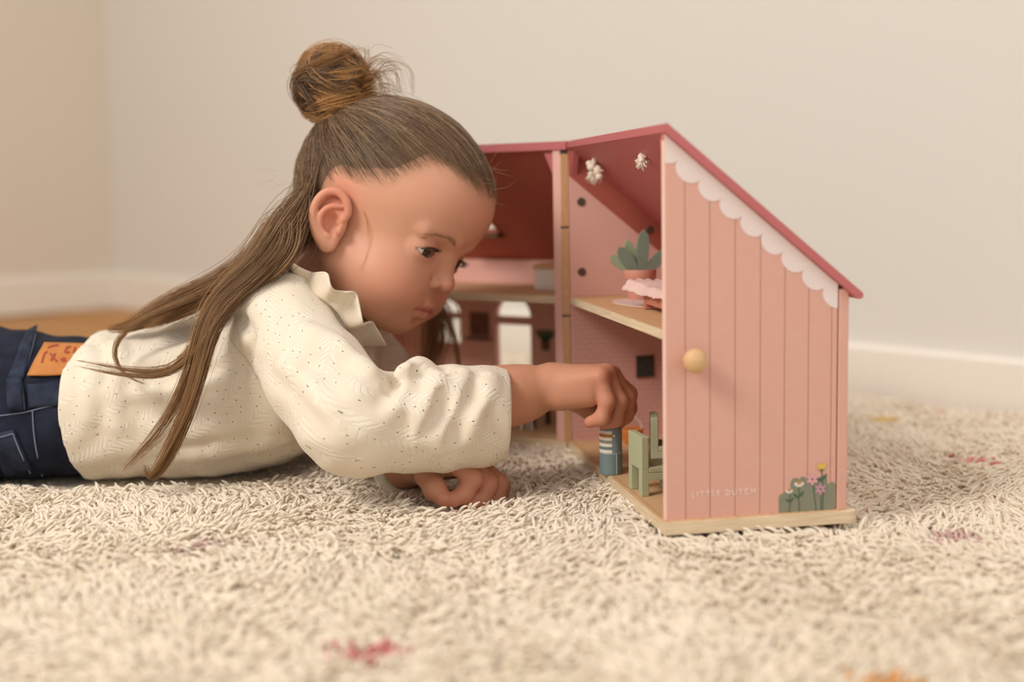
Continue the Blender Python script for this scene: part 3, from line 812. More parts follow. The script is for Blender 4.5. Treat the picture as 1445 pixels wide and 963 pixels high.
EYEC = {s: np.array((5.55, s * 2.95, -0.30)) for s in (-1, 1)}
def build_head():
    F = Field((-11, -9, -13.5), (11, 9, 11.6), 0.11, 2.2)
    F.ell((-0.5, 0, 3.2), (7.9, 7.0, 7.1))
    F.ell((2.9, 0, 3.9), (5.7, 5.7, 4.9), 2.0)
    F.ell((2.4, 0, -2.2), (4.7, 5.0, 5.0), 2.0)
    for s in (-1, 1):
        F.ell((3.7, s * 3.0, -3.7), (2.9, 2.6, 2.6), 1.6)
        F.ell((4.9, s * 2.1, -3.9), (1.9, 1.8, 2.0), 1.4)
        F.cone((0.2, s * 4.0, -3.6), (4.2, s * 1.4, -6.1), 1.8, 1.5, 1.6)
    F.ell((4.9, 0, -6.3), (1.55, 1.5, 1.25), 1.3)
    F.ell((5.2, 0, -4.6), (1.9, 2.2, 1.6), 1.0)
    # neck, heading for the collar
    nb = w2h(P(425, 455, 1.05))
    F.cone((-1.6, 0, -3.0), nb, 3.5, 3.6, 1.8)
    # brow, sockets, lids
    for s in (-1, 1):
        F.cone((7.4, s * 1.2, 1.1), (6.0, s * 4.0, 1.1), 0.45, 0.42, 1.0)
        F.ell((8.12, s * 2.8, -0.10), (1.4, 1.7, 0.85), 1.1, 's')
        c = EYEC[s]
        F.ell(c, (1.36, 1.42, 1.30), 0.45)
    # nose
    F.cone((6.75, 0, 0.4), (7.45, 0, -1.75), 0.60, 0.60, 0.9)
    F.ell((7.72, 0, -2.20), (0.76, 0.80, 0.70), 0.5)
    for s in (-1, 1):
        F.ell((7.12, s * 0.86, -2.50), (0.66, 0.48, 0.50), 0.20)
        F.chain([(6.72, s * 1.38, -2.05), (6.62, s * 1.42, -2.55), (6.75, s * 1.25, -3.0)], [.06, .08, .05], .0, .1) if False else F.cone((6.85, s * 1.42, -2.15), (6.75, s * 1.40, -2.85), .10, .10, .35, 's')
        F.ell((7.52, s * 0.66, -2.92), (0.42, 0.30, 0.32), 0.10, 's')
    # lips
    for s in (-1, 1):
        F.chain([(7.08, s * 0.0, -4.42), (6.98, s * 0.5, -4.36), (5.95, s * 1.85, -4.92)], [0.33, 0.35, 0.14], 0.3, 0.3)
        F.chain([(6.92, 0, -5.32), (6.7, s * 0.8, -5.25), (5.95, s * 1.8, -5.02)], [0.37, 0.34, 0.13], 0.35, 0.3)
    F.ell((7.0, 0, -6.05), (0.6, 0.7, 0.30), 0.5, 's')
    for s in (-1, 1):
        F.cone((7.6, 0, -4.90), (6.9, s * 0.9, -4.84), 0.07, 0.07, 0.16, 's')
        F.cone((6.9, s * 0.9, -4.84), (6.0, s * 1.95, -5.06), 0.08, 0.07, 0.16, 's')
        # lid opening: an almond pushed in along the gaze
        c = EYEC[s]
        def almond(X, Y, Z, c=c, s=s):
            y = (Y - c[1] - s * 0.05) ; z = Z - c[2] + 0.10 + 0.10 * y * s
            w, hu, hl = 1.22, 0.44, 0.46
            e = np.clip(1 - (y / w) ** 2, 0, 1)
            top = hu * e ** 0.75; bot = -hl * e
            d = np.maximum(z - top, bot - z); d = np.maximum(d, np.abs(y) - w)
            d = np.maximum(d, c[0] + 0.2 - X) + 0 * X
            return np.maximum(d, X - (c[0] + 2.2))
        F.put(almond, c + (0.2, -1.3, -0.9), c + (2.2, 1.3, 0.9), 0.10, 's')
    # ears
    for s in (-1, 1):
        A = np.array((-1, 0, 0.12)); A /= np.linalg.norm(A)          # towards the back of the head
        N = np.array((0.26, s * 0.95, 0.0)); N /= np.linalg.norm(N)   # outwards
        A = A - N * (A @ N); A /= np.linalg.norm(A); B = np.cross(A, N) * (1 if np.cross(A, N)[2] > 0 else -1)
        A, B = A * math.cos(.27) - B * math.sin(.27) * 1, B * math.cos(.27) + A * math.sin(.27)
        O = np.array((0.15, s * 6.15, -1.35))
        E = lambda a, b, n: O + 0.96 * (A * a + B * b) + N * n
        Rm = np.stack([A, B, N], 1)
        F.ell(E(1.0, 0.1, 0.35), (1.40, 2.30, 0.50), 0.30, rot=Rm)
        F.ell(E(0.75, -0.15, 1.05), (0.85, 1.05, 0.85), 0.12, 's', rot=Rm)
        F.chain([E(0.35, 0.25, 1.0), E(0.85, 1.35, 0.95), E(1.65, 1.55, 0.95)], [0.20, 0.30, 0.22], 0.15, 0.2) if False else None
        hel = [E(0.30, 0.15, 0.40), E(-0.15, 0.55, 0.55), E(-0.35, 1.2, 0.70), E(-0.05, 2.0, 0.85), E(0.7, 2.55, 0.95), E(1.55, 2.45, 1.05), E(2.15, 1.8, 1.15), E(2.4, 0.8, 1.15), E(2.2, -0.3, 1.05), E(1.65, -1.15, 0.9), E(1.0, -1.7, 0.7)]
        F.chain(list(catmull(np.array(hel), 26)), list(np.interp(np.linspace(0, 10, 26), range(11), [0.16, 0.22, 0.25, 0.27, 0.28, 0.28, 0.28, 0.28, 0.30, 0.36, 0.45])), 0.12, 0.25)
        F.ell(E(0.62, -1.75, 0.55), (0.72, 0.72, 0.42), 0.35, rot=Rm)
        F.chain(list(catmull(np.array([E(0.30, 1.50, 0.80), E(1.1, 1.30, 0.92), E(1.66, 0.65, 1.0), E(1.70, -0.25, 0.95), E(1.25, -1.0, 0.85), E(0.70, -1.2, 0.8)]), 18)), list(np.linspace(.18, .25, 18)), 0.14, 0.2)
        F.ell(E(-0.05, -0.45, 0.65), (0.30, 0.42, 0.34), 0.2, rot=Rm)
    return F
HF = build_head()
hv, hq = HF.surface()
# skin colours
def skin_cols(V, extra=None):
    c = np.tile(np.array(lin('#dda583')[:3]), (len(V), 1))
    return c
def blend(c, hx, w):
    t = np.array(lin(hx)[:3]); w = np.clip(w, 0, 1)[:, None]
    return c * (1 - w) + t * w
hc = np.tile(np.array(lin('#d29c80')[:3]), (len(hv), 1))
g = lambda c, r: np.exp(-(((hv - np.array(c)) / np.array(r)) ** 2).sum(1))
for s in (-1, 1):
    hc = blend(hc, '#d08a70', 0.65 * g((5.2, s * 4.2, -3.6), (2.6, 2.2, 1.8)))
    hc = blend(hc, '#d2846a', 0.8 * g((-1.0, s * 7.2, 0.0), (2.2, 1.6, 2.8)))
    hc = blend(hc, '#c98870', 0.35 * g((6.8, s * 2.9, 0.75), (1.5, 1.6, 0.45)))
    hc = blend(hc, '#c58a78', 0.4 * g((6.6, s * 2.7, -0.9), (1.2, 1.5, 0.5)))
hc = blend(hc, '#d08a72', 0.5 * g((8.3, 0, -2.5), (1.0, 1.2, 0.9)))
lipw = np.exp(-((hv[:, 2] + 4.9 + 0.09 * np.abs(hv[:, 1])) / 0.50) ** 4) * np.exp(-(hv[:, 1] / 1.75) ** 6) * (hv[:, 0] > 5.6)
hc = blend(hc, '#c47470', 0.6 * lipw)
hc = blend(hc, '#8a3f3c', 0.8 * np.exp(-((hv[:, 2] + 4.9 + 0.08 * np.abs(hv[:, 1])) / 0.10) ** 2) * (np.abs(hv[:, 1]) < 1.9) * (hv[:, 0] > 5.6))
# hairline: positive inside the hair
HLX = np.radians([0, 15, 30, 42, 52, 62, 75, 88, 97, 104, 112, 125, 180]); HLZ = np.array([5.3, 5.5, 6.1, 6.0, 4.7, 3.2, 2.5, 2.0, 1.8, 1.2, -1.5, -4.0, -5.0])
def hairmask(Pl):
    th = np.arctan2(np.abs(Pl[:, 1]), Pl[:, 0] + 0.8)
    return Pl[:, 2] - np.interp(th, HLX, HLZ)
hm = hairmask(hv)
earz = (np.abs(hv[:, 1]) > 6.75) & (np.abs(hv[:, 0] + 1.3) < 2.6) & (hv[:, 2] < 2.2) & (hv[:, 2] > -4.2)
hw_ = np.clip((hm + 0.9) / 2.8, 0, 1) * (~earz) * (hv[:, 2] > -6)
hc = blend(hc, '#9a7558', 0.75 * hw_)

# ---- hands
def fingers(F, base, spec, k=0.0022):
    for pts, rad in spec:
        F.chain(pts, rad, k, 0.004)
def build_hand_r():
    W = P(772, 546, 0.958)
    F = Field((-0.075, 0.895, 0.02), (0.11, 1.02, 0.135), 0.0011, .009)
    mc = [P(846, 533, 0.938), P(855, 528, 0.948), P(862, 529, 0.960), P(866, 536, 0.972)]
    # forearm and wrist
    F.chain([P(640, 575, 0.935), P(700, 562, 0.945), P(735, 556, 0.952), P(775, 546, 0.958)], [0.0230, 0.0222, 0.0200, 0.0160], 0, 0.01)
    for q, r, c in zip(mc, (0.0078, 0.0080, 0.0080, 0.0078), (0, 0.3, 0.6, 1)):
        F.cone(W + np.array((0.004, -0.008 + 0.016 * c, 0.002)), q, 0.0125, r, 0.008)
    F.cone(P(795, 560, 0.946), P(832, 556, 0.942), 0.0105, 0.0100, 0.008)       # heel of the hand
    F.cone(P(795, 556, 0.966), P(825, 566, 0.972), 0.0105, 0.0090, 0.007)       # ball of the thumb
    fs = [([mc[0], P(857, 566, 0.934), P(850, 590, 0.9345), P(833, 596, 0.938)], [0.0070, 0.0060, 0.0056, 0.0046]),
          ([mc[1], P(874, 567, 0.944), P(868, 592, 0.944), P(853, 598, 0.946)], [0.0072, 0.0063, 0.0058, 0.0050]),
          ([mc[2], P(884, 562, 0.957), P(883, 586, 0.958), P(872, 598, 0.957)], [0.0073, 0.0064, 0.0058, 0.0050]),
          ([mc[3], P(887, 556, 0.972), P(888, 577, 0.974), P(882, 589, 0.972)], [0.0072, 0.0063, 0.0056, 0.0046])]
    for pts, rad in fs: F.chain(pts, rad, 0.0018, 0.0035)
    F.chain([P(812, 565, 0.972), P(832, 577, 0.977), P(848, 588, 0.975), P(858, 594, 0.969)], [0.0090, 0.0078, 0.0068, 0.0054], 0.003, 0.004)
    return F
def build_hand_l():
    F = Field((-0.115, 0.86, -0.035), (0.02, 1.03, 0.085), 0.0011, .009)
    W = P(592, 652, 0.972)
    F.chain([P(540, 640, 1.02), P(570, 650, 0.992), W], [0.0220, 0.0200, 0.0170], 0, 0.01)
    mc = [P(645, 656, 0.930), P(660, 652, 0.942), P(673, 655, 0.954), P(682, 662, 0.966)]
    for q, r, c in zip(mc, (0.0082, 0.0084, 0.0082, 0.0078), (0, 0.3, 0.6, 1)):
        F.cone(W + np.array((0.004, -0.010 + 0.014 * c, 0.000)), q, 0.0125, r, 0.008)
    fs = [([mc[0], P(667, 676, 0.925), P(655, 697, 0.920), P(640, 706, 0.917)], [0.0078, 0.0072, 0.0066, 0.0056]),
          ([mc[1], P(689, 683, 0.936), P(680, 703, 0.930), P(664, 711, 0.925)], [0.0080, 0.0074, 0.0068, 0.0058]),
          ([mc[2], P(704, 683, 0.948), P(700, 702, 0.943), P(685, 709, 0.938)], [0.0078, 0.0072, 0.0066, 0.0056]),
          ([mc[3], P(708, 686, 0.961), P(705, 702, 0.957), P(692, 708, 0.953)], [0.0072, 0.0064, 0.0058, 0.0050])]
    for pts, rad in fs: F.chain(pts, rad, 0.0018, 0.0035)
    F.chain([P(604, 655, 0.950), P(604, 670, 0.934), P(613, 690, 0.921), P(625, 704, 0.914)], [0.0105, 0.0094, 0.0080, 0.0062], 0.004, 0.005)
    return F
FR_, FL_ = build_hand_r(), build_hand_l()
rv, rq = FR_.surface(); lv, lq = FL_.surface()
def hand_cols(V, tips):
    c = np.tile(np.array(lin('#cb9274')[:3]), (len(V), 1))
    for t in tips: c = blend(c, '#cf7f6a', 0.6 * np.exp(-(((V - t) / 0.009) ** 2).sum(1)))
    return c
rc = hand_cols(rv, [P(833, 596, .938), P(853, 598, .946), P(872, 598, .957), P(882, 589, .972), P(858, 594, .969), P(846, 533, .938), P(858, 570, .935)])
lc = hand_cols(lv, [P(640, 706, .917), P(664, 711, .925), P(685, 709, .938), P(625, 704, .914), P(667, 676, .925), P(689, 683, .936)])

# ---- clothes: blouse
def tube_x(xs, cy, cz, ry, rz, e=2.3, end=9.0):
    def fun(X, Y, Z):
        x = X[:, 0, 0]
        I = lambda a: np.interp(x, xs, a)[:, None, None].astype(np.float32)
        a, b, c, d = I(cy), I(cz), I(ry), I(rz)
        q = (np.abs((Y - a) / c) ** e + np.abs((Z - b) / d) ** e) ** (1 / e)
        return np.maximum((q - 1) * np.minimum(c, d), X - end)
    return fun
def smooth_stations(xs, *cols, n=60):
    u = np.array(xs); g_ = np.linspace(u[0], u[-1], n)
    out = [g_]
    for c in cols:
        pts = catmull(np.c_[u, c], 400); out.append(np.interp(g_, pts[:, 0], pts[:, 1]))
    return out
TX = [-.430, -.351, -.305, -.2465, -.2115, -.182, -.159, -.1356, -.110]
TS = smooth_stations(TX, [1.05] * 9, [.043, .0470, .0500, .0570, .0690, .0790, .0840, .0870, .0880], [.081, .083, .083, .086, .090, .092, .084, .066, .030], [.057, .0600, .0620, .0680, .0755, .0780, .0700, .0560, .024])
SLV_R = [P(398, 452, .975), P(452, 540, .925), P(497, 596, .893), P(600, 592, .915), P(660, 588, .930), P(780, 583, .962)]
SLV_RR = [.0370, .0360, .0350, .0350, .0345, .0370]
SLV_L = [P(470, 455, 1.115), P(530, 540, 1.13), P(548, 615, 1.10), P(572, 648, 1.005), P(582, 654, .985)]
SLV_LR = [.0370, .0350, .0330, .0265, .0265]
def build_shirt():
    F = Field((-0.41, 0.835, -0.03), (0.03, 1.20, 0.20), 0.0019, .016)
    F.put(tube_x(*TS, end=-.112), (-.43, .93, -.03), (-.105, 1.17, .19))
    F.chain(SLV_R, SLV_RR, 0.012, 0.016)
    F.chain(SLV_L, SLV_LR, 0.012, 0.014)
    # gathered folds: soft ridges and valleys laid across the cloth (points sit on the surface)
    def fold(pts, r, k, op='u', off=0.0):
        for a, b in zip(pts[:-1], pts[1:]): F.cone(a, b, r, r, k, op)
    S = lambda px, py, Y: P(px, py, Y)
    def on(px, py):     # first surface hit along the view of that spot
        d = P(px, py, 1.0) - _C; t = 0.80
        for _ in range(60):
            q = _C + d * t; s_ = float(F.sample(q[None])[0]); t += max(s_, 0.0004) * 0.8
            if s_ < 0.0004: break
        return _C + d * t
    ridges = [[(560, 545), (580, 528), (600, 522)], [(600, 600), (570, 560), (572, 530)], [(545, 585), (560, 560), (575, 540)], [(430, 470), (480, 500), (520, 530)], [(400, 520), (450, 560), (480, 600)],
              [(620, 540), (600, 580), (585, 620)], [(690, 540), (670, 580), (655, 620)], [(655, 535), (640, 575), (618, 630)], [(200, 520), (260, 500), (310, 480)], [(150, 560), (220, 555), (300, 540)],
              [(300, 600), (360, 590), (400, 560)], [(250, 640), (330, 630), (400, 620)], [(340, 520), (380, 545), (420, 590)], [(120, 500), (130, 540), (125, 590)], [(160, 490), (170, 530), (160, 600)], [(210, 600), (260, 612), (330, 600)]]
    for k_, r_ in enumerate(ridges):
        q = [on(*a) for a in r_]
        if max(abs(q[i][1] - q[i + 1][1]) for i in range(len(q) - 1)) > 0.035: continue
        qs = catmull(np.array(q), 7)
        for a, b in zip(qs[:-1], qs[1:]): F.cone(a + (0, .0058, 0), b + (0, .0058, 0), .0064, .0064, .007)
    valleys = [[(575, 560), (590, 535), (596, 520)], [(545, 560), (558, 545), (575, 518)], [(635, 555), (620, 590), (600, 620)], [(675, 545), (655, 590), (640, 625)], [(340, 490), (390, 540), (440, 600)], [(180, 540), (260, 528), (320, 515)],
               [(270, 575), (340, 570), (380, 545)], [(330, 440), (350, 480), (345, 520)]]
    for r_ in valleys:
        q = [on(*a) for a in r_]
        if max(abs(q[i][1] - q[i + 1][1]) for i in range(len(q) - 1)) > 0.035: continue
        qs = catmull(np.array(q), 7)
        for a, b in zip(qs[:-1], qs[1:]): F.cone(a + (0, -.0044, 0), b + (0, -.0044, 0), .0050, .0050, .006, 's')
    for a_, b_, r_ in ((P(552, 552, .881), P(576, 516, .922), .0032), (P(618, 560, .878), P(630, 518, .916), .0012)):
        F.cone(a_, b_, r_, r_, .007, 's')
    # ripple of thin cotton
    def ripple(X, Y, Z):
        u = X * 60 + Z * 45 + 2.0 * np.sin(X * 31 + Y * 22) ; v = X * 38 - Z * 70 + 1.6 * np.sin(Z * 41 - Y * 30 + 1)
        return (0.0008 * np.sin(u * 1.7) * np.sin(v * 0.6 + 1) + 0.0006 * np.sin(v * 1.9 + 0.6) + 0.0004 * np.sin(X * 210 + 2 * np.sin(Z * 90)))
    X, Y, Z = F.ax[0][:, None, None], F.ax[1][None, :, None], F.ax[2][None, None, :]
    F.f += ripple(X, Y, Z).astype(np.float32)
    # cuffs: cut square and hollow
    def cut(a, b, r, inner, d=None):
        a, b = np.asarray(a), np.asarray(b); d = (b - a) / np.linalg.norm(b - a) if d is None else np.array(d) / np.linalg.norm(d)
        def beyond(X, Y, Z):
            t = (X - b[0]) * d[0] + (Y - b[1]) * d[1] + (Z - b[2]) * d[2]
            rr = np.sqrt(np.maximum((X - b[0]) ** 2 + (Y - b[1]) ** 2 + (Z - b[2]) ** 2 - t * t, 0))
            return np.maximum(np.maximum(-t, rr - r * 1.35), t - 0.06)
        F.put(beyond, b - 0.07, b + 0.07, 0.0, 's')
        F.cone(b - d * 0.030, b + d * 0.02, inner, inner, 0.001, 's')
    c0, c1 = P(676, 589, .938), P(707, 587, .9465)
    cut(c0, P(714, 587, .9465), .037, .0325, (1.0, 0.10, -0.05)); cut(SLV_L[-2], SLV_L[-1], .0265, .0222)
    # hem: slanted cut, hollow inside
    ha, hb, hcn = P(122, 474, 1.05), P(84, 610, .97), P(86, 690, .98)
    def hem(X, Y, Z):
        zz = np.array([-.05, .01, .05, .085, .105, .2]); xx = np.array([-.340, -.345, -.350, -.350, -.342, -.338])
        return X - np.interp(Z, zz, xx)
    F.put(hem, (-.43, .9, -.03), (-.33, 1.19, .19), 0.0, 's')
    ts2 = list(TS); 
    inner = tube_x(TS[0], TS[1], TS[2], np.array(TS[3]) - .004, np.array(TS[4]) - .004)
    F.put(lambda X, Y, Z: np.maximum(inner(X, Y, Z), X + .318), (-.43, .93, -.03), (-.32, 1.17, .17), 0.0, 's')
    return F
SHF = build_shirt()
sv, sq = SHF.surface()
# cloth coordinates: along and around the nearest limb
def limb_uv(V, pts, rad):
    c = catmull(np.array(pts), 90); rr = np.interp(np.linspace(0, len(pts) - 1, 90), range(len(pts)), rad)
    T = np.gradient(c, axis=0); L_ = np.r_[0, np.cumsum(np.linalg.norm(np.diff(c, axis=0), axis=1))]; T /= np.linalg.norm(T, axis=1, keepdims=True)
    best = np.full(len(V), 1e9); par = np.zeros(len(V))
    for i in range(89):
        ab = c[i + 1] - c[i]; t = np.clip((V - c[i]) @ ab / (ab @ ab), 0, 1); d = np.linalg.norm(V - c[i] - t[:, None] * ab, axis=1)
        mk = d < best; best[mk] = d[mk]; par[mk] = i + t[mk]
    I = lambda a: np.stack([np.interp(par, range(90), a[:, k]) for k in range(3)], 1)
    Tn, q = I(T), V - I(c); ref = np.array((0, -1.0, 0)); e1 = ref - Tn * (Tn @ ref)[:, None]; e1 /= np.linalg.norm(e1, axis=1, keepdims=True); e2 = np.cross(Tn, e1)
    an = np.arctan2((q * e2).sum(1), (q * e1).sum(1))
    return best - np.interp(par, range(90), rr), np.c_[np.interp(par, range(90), L_), an * 0.036]
ts_c = np.array([np.interp(sv[:, 0], TS[0], TS[1]), np.interp(sv[:, 0], TS[0], TS[2])]).T
an = np.arctan2(sv[:, 2] - ts_c[:, 1], ts_c[:, 0] - sv[:, 1])
suv = np.c_[sv[:, 0] * 0.96 + 3.0, an * 0.078]
bd, uvr = limb_uv(sv, SLV_R, SLV_RR)
dt = ((np.abs((sv[:, 1] - 1.05) / np.interp(sv[:, 0], TS[0], TS[3])) ** 2.3 + np.abs((sv[:, 2] - ts_c[:, 1]) / np.interp(sv[:, 0], TS[0], TS[4])) ** 2.3) ** (1 / 2.3) - 1) * .06 + np.maximum(sv[:, 0] + .11, 0)
arm = (np.abs(bd) < np.abs(dt)) & (sv[:, 1] < 1.0) & (sv[:, 0] > -.23)
suv[arm] = uvr[arm]
sme = mesh_np('blouse', sv, sq, True)
a_ = sme.attributes.new('suv', 'FLOAT_VECTOR', 'POINT'); a_.data.foreach_set('vector', np.c_[suv, np.zeros(len(sv))].astype(np.float32).ravel())

def cloth_material():
    m = bpy.data.materials.new('embroidered_cotton'); m.use_nodes = True; nt = m.node_tree; b = nt.nodes['Principled BSDF']
    b.inputs['Roughness'].default_value = 0.85; b.inputs['Sheen Weight'].default_value = 0.25; b.inputs['Specular IOR Level'].default_value = 0.2
    b.inputs['Subsurface Weight'].default_value = 0.0
    L_ = nt.links.new
    at = nt.nodes.new('ShaderNodeAttribute'); at.attribute_name = 'suv'
    def mth(op, a, bb=None, c=None):
        n = nt.nodes.new('ShaderNodeMath'); n.operation = op
        for i, q in enumerate((a, bb, c)):
            if q is None: continue
            if isinstance(q, (int, float)): n.inputs[i].default_value = q
            else: L_(q, n.inputs[i])
        return n.outputs[0]
    # eyelets
    mp = nt.nodes.new('ShaderNodeMapping'); mp.inputs['Scale'].default_value = (1, 1.25, 1); mp.inputs['Rotation'].default_value = (0, 0, 0.6); L_(at.outputs['Vector'], mp.inputs[0])
    vo = nt.nodes.new('ShaderNodeTexVoronoi'); vo.voronoi_dimensions = '2D'; vo.inputs['Scale'].default_value = 105; vo.inputs['Randomness'].default_value = 0.8; L_(mp.outputs[0], vo.inputs['Vector'])
    cl = nt.nodes.new('ShaderNodeSeparateColor'); L_(vo.outputs['Color'], cl.inputs[0])
    on = mth('GREATER_THAN', cl.outputs[0], 0.36)
    hole = mth('MULTIPLY', mth('LESS_THAN', vo.outputs['Distance'], 0.056), on)
    ring = mth('MULTIPLY', mth('MULTIPLY', mth('LESS_THAN', vo.outputs['Distance'], 0.155), mth('GREATER_THAN', vo.outputs['Distance'], 0.056)), on)
    # leafy sprigs: slanted stitches either side of a stem
    mp2 = nt.nodes.new('ShaderNodeMapping'); mp2.inputs['Rotation'].default_value = (0, 0, -0.5); L_(at.outputs['Vector'], mp2.inputs[0])
    ns = nt.nodes.new('ShaderNodeTexNoise'); ns.inputs['Scale'].default_value = 40; L_(mp2.outputs[0], ns.inputs[0])
    sp = nt.nodes.new('ShaderNodeSeparateXYZ'); L_(mp2.outputs[0], sp.inputs[0])
    u = mth('ADD', sp.outputs[0], mth('MULTIPLY', ns.outputs[0], 0.012)); v = sp.outputs[1]
    fr = mth('ABSOLUTE', mth('SUBTRACT', mth('FRACT', mth('DIVIDE', v, 0.026)), 0.5))
    st = mth('FRACT', mth('DIVIDE', mth('SUBTRACT', u, mth('MULTIPLY', fr, 0.022)), 0.0042))
    leaf = mth('SMOOTH_MIN', 1.0, mth('MULTIPLY', mth('SINE', mth('MULTIPLY', st, math.pi)), 1.3), 0.2)
    leaf = mth('MULTIPLY', leaf, mth('MULTIPLY', mth('LESS_THAN', fr, 0.30), mth('GREATER_THAN', fr, 0.03)))
    v2 = nt.nodes.new('ShaderNodeTexNoise'); v2.inputs['Scale'].default_value = 55; L_(at.outputs['Vector'], v2.inputs[0])
    leaf = mth('MULTIPLY', leaf, mth('GREATER_THAN', v2.outputs[0], 0.47))
    fine = nt.nodes.new('ShaderNodeTexNoise'); fine.inputs['Scale'].default_value = 900; L_(at.outputs['Vector'], fine.inputs[0])
    h = mth('ADD', mth('ADD', mth('MULTIPLY', leaf, 0.55), mth('MULTIPLY', ring, 0.8)), mth('ADD', mth('MULTIPLY', hole, -1.2), mth('MULTIPLY', fine.outputs[0], 0.2)))
    bp = nt.nodes.new('ShaderNodeBump'); bp.inputs['Strength'].default_value = 0.6; bp.inputs['Distance'].default_value = 0.0009; L_(h, bp.inputs['Height']); L_(bp.outputs[0], b.inputs['Normal'])
    mx = nt.nodes.new('ShaderNodeMixRGB'); mx.inputs[1].default_value = lin('#e6d9c4'); mx.inputs[2].default_value = lin('#eadfcc'); L_(mth('MAXIMUM', leaf, ring), mx.inputs[0])
    mx2 = nt.nodes.new('ShaderNodeMixRGB'); L_(mx.outputs[0], mx2.inputs[1]); mx2.inputs[2].default_value = lin('#6b4f3d'); L_(hole, mx2.inputs[0])
    L_(mx2.outputs[0], b.inputs['Base Color'])
    return m
M_CLOTH = cloth_material()
blouse = kid(obj('blouse', sme, M_CLOTH))
blouse['label'] = 'cream cotton blouse with eyelet embroidery'

# ---- hidden body under the clothes, joined with the visible skin into one mesh
BF = Field((-1.02, 0.88, -0.02), (0.0, 1.18, 0.19), 0.004, .02)
BF.put(tube_x(TS[0], TS[1], TS[2], np.maximum(np.array(TS[3]) - .014, .008), np.maximum(np.array(TS[4]) - .014, .008), end=-.135), (-.43, .93, -.03), (-.105, 1.17, .19))
BF.chain(SLV_R[:4], [.024, .023, .0215, .0215], .01, .01); BF.chain(SLV_L[:4], [.024, .023, .021, .018], .01, .01)
BF.cone(P(425, 455, 1.05), P(400, 480, 1.05), .030, .04, .02)
for s in (-1, 1):
    BF.chain([(-.40, 1.05 + s * .035, .045), (-.62, 1.05 + s * .055, .030), (-.84, 1.05 + s * .06, .022), (-.90, 1.05 + s * .06, .018)], [.042, .034, .024, .019], .015, .015)
    BF.chain([(-.90, 1.05 + s * .06, .016), (-.94, 1.05 + s * .062, .004), (-.985, 1.05 + s * .065, -.002)], [.019, .017, .011], .01, .01)
bv, bq = BF.surface()
parts = [(h2w(hv), hq, hc), (rv, rq, rc), (lv, lq, lc), (bv, bq, np.tile(np.array(lin('#d8a182')[:3]), (len(bv), 1)))]
VV, QQ, CC = [], [], []; k0 = 0
for v_, q_, c_ in parts:
    VV.append(v_); QQ.append(q_ + k0); CC.append(c_); k0 += len(v_)
bme = mesh_np('body', np.concatenate(VV), np.concatenate(QQ), True); add_attr(bme, 'scol', np.concatenate(CC))
body = kid(obj('body', bme, M_SKIN))

# ---- eyes, lashes, brows
SCL = mat('eye_white', '#d8cfc8', 0.15, spec=0.5, coat=0.6); IRI = mat('iris', '#2e211a', 0.12, spec=0.5, coat=1.0); PUP = mat('pupil', '#0c0a09', 0.08, spec=0.5, coat=1.0)
doll_head = np.array(MR @ Vector((0.0, 0.144, 0.04)))
for s in (-1, 1):
    ec = h2w(EYEC[s]); gz = Vector(HROT @ np.array((1.0, -0.05, -0.22))).normalized()
    mb = MB(); bmesh.ops.create_uvsphere(mb.bm, u_segments=40, v_segments=28, radius=1.22 * HS_)
    q = gz.to_track_quat('Z', 'Y').to_matrix().to_4x4()
    for f in mb.bm.faces:
        a = f.calc_center_median().normalized().z
        f.material_index = 2 if a > math.cos(math.radians(12)) else 1 if a > math.cos(math.radians(36)) else 0
    bmesh.ops.transform(mb.bm, matrix=Matrix.Translation(ec) @ q, verts=mb.bm.verts[:])
    mi = [f.material_index for f in mb.bm.faces]
    eo = kid(mb.build('eye', SCL, None, True)); eo.data.materials.append(IRI); eo.data.materials.append(PUP)
    eo.data.polygons.foreach_set('material_index', mi)
def face_strands(name, roots, dirs, ln, r0, colr, m=M_HAIR, curl=(0, 0, 0), par=None, jit=0.15, npt=6):
    n = len(roots); C = np.zeros((n, npt, 3))
    t = np.linspace(0, 1, npt)
    for i in range(n):
        C[i] = roots[i] + np.outer(t, dirs[i]) * ln[i] + np.outer(t ** 2, curl) * ln[i]
    W_ = h2w(C); rad = np.outer(np.full(n, r0 * HS_), 1 - 0.85 * t)
    col = np.tile(np.array(lin(colr)[:3]), (n, npt, 1))
    return kid(strands(name, W_, rad, col, m, None))
rg = np.random.default_rng(3)
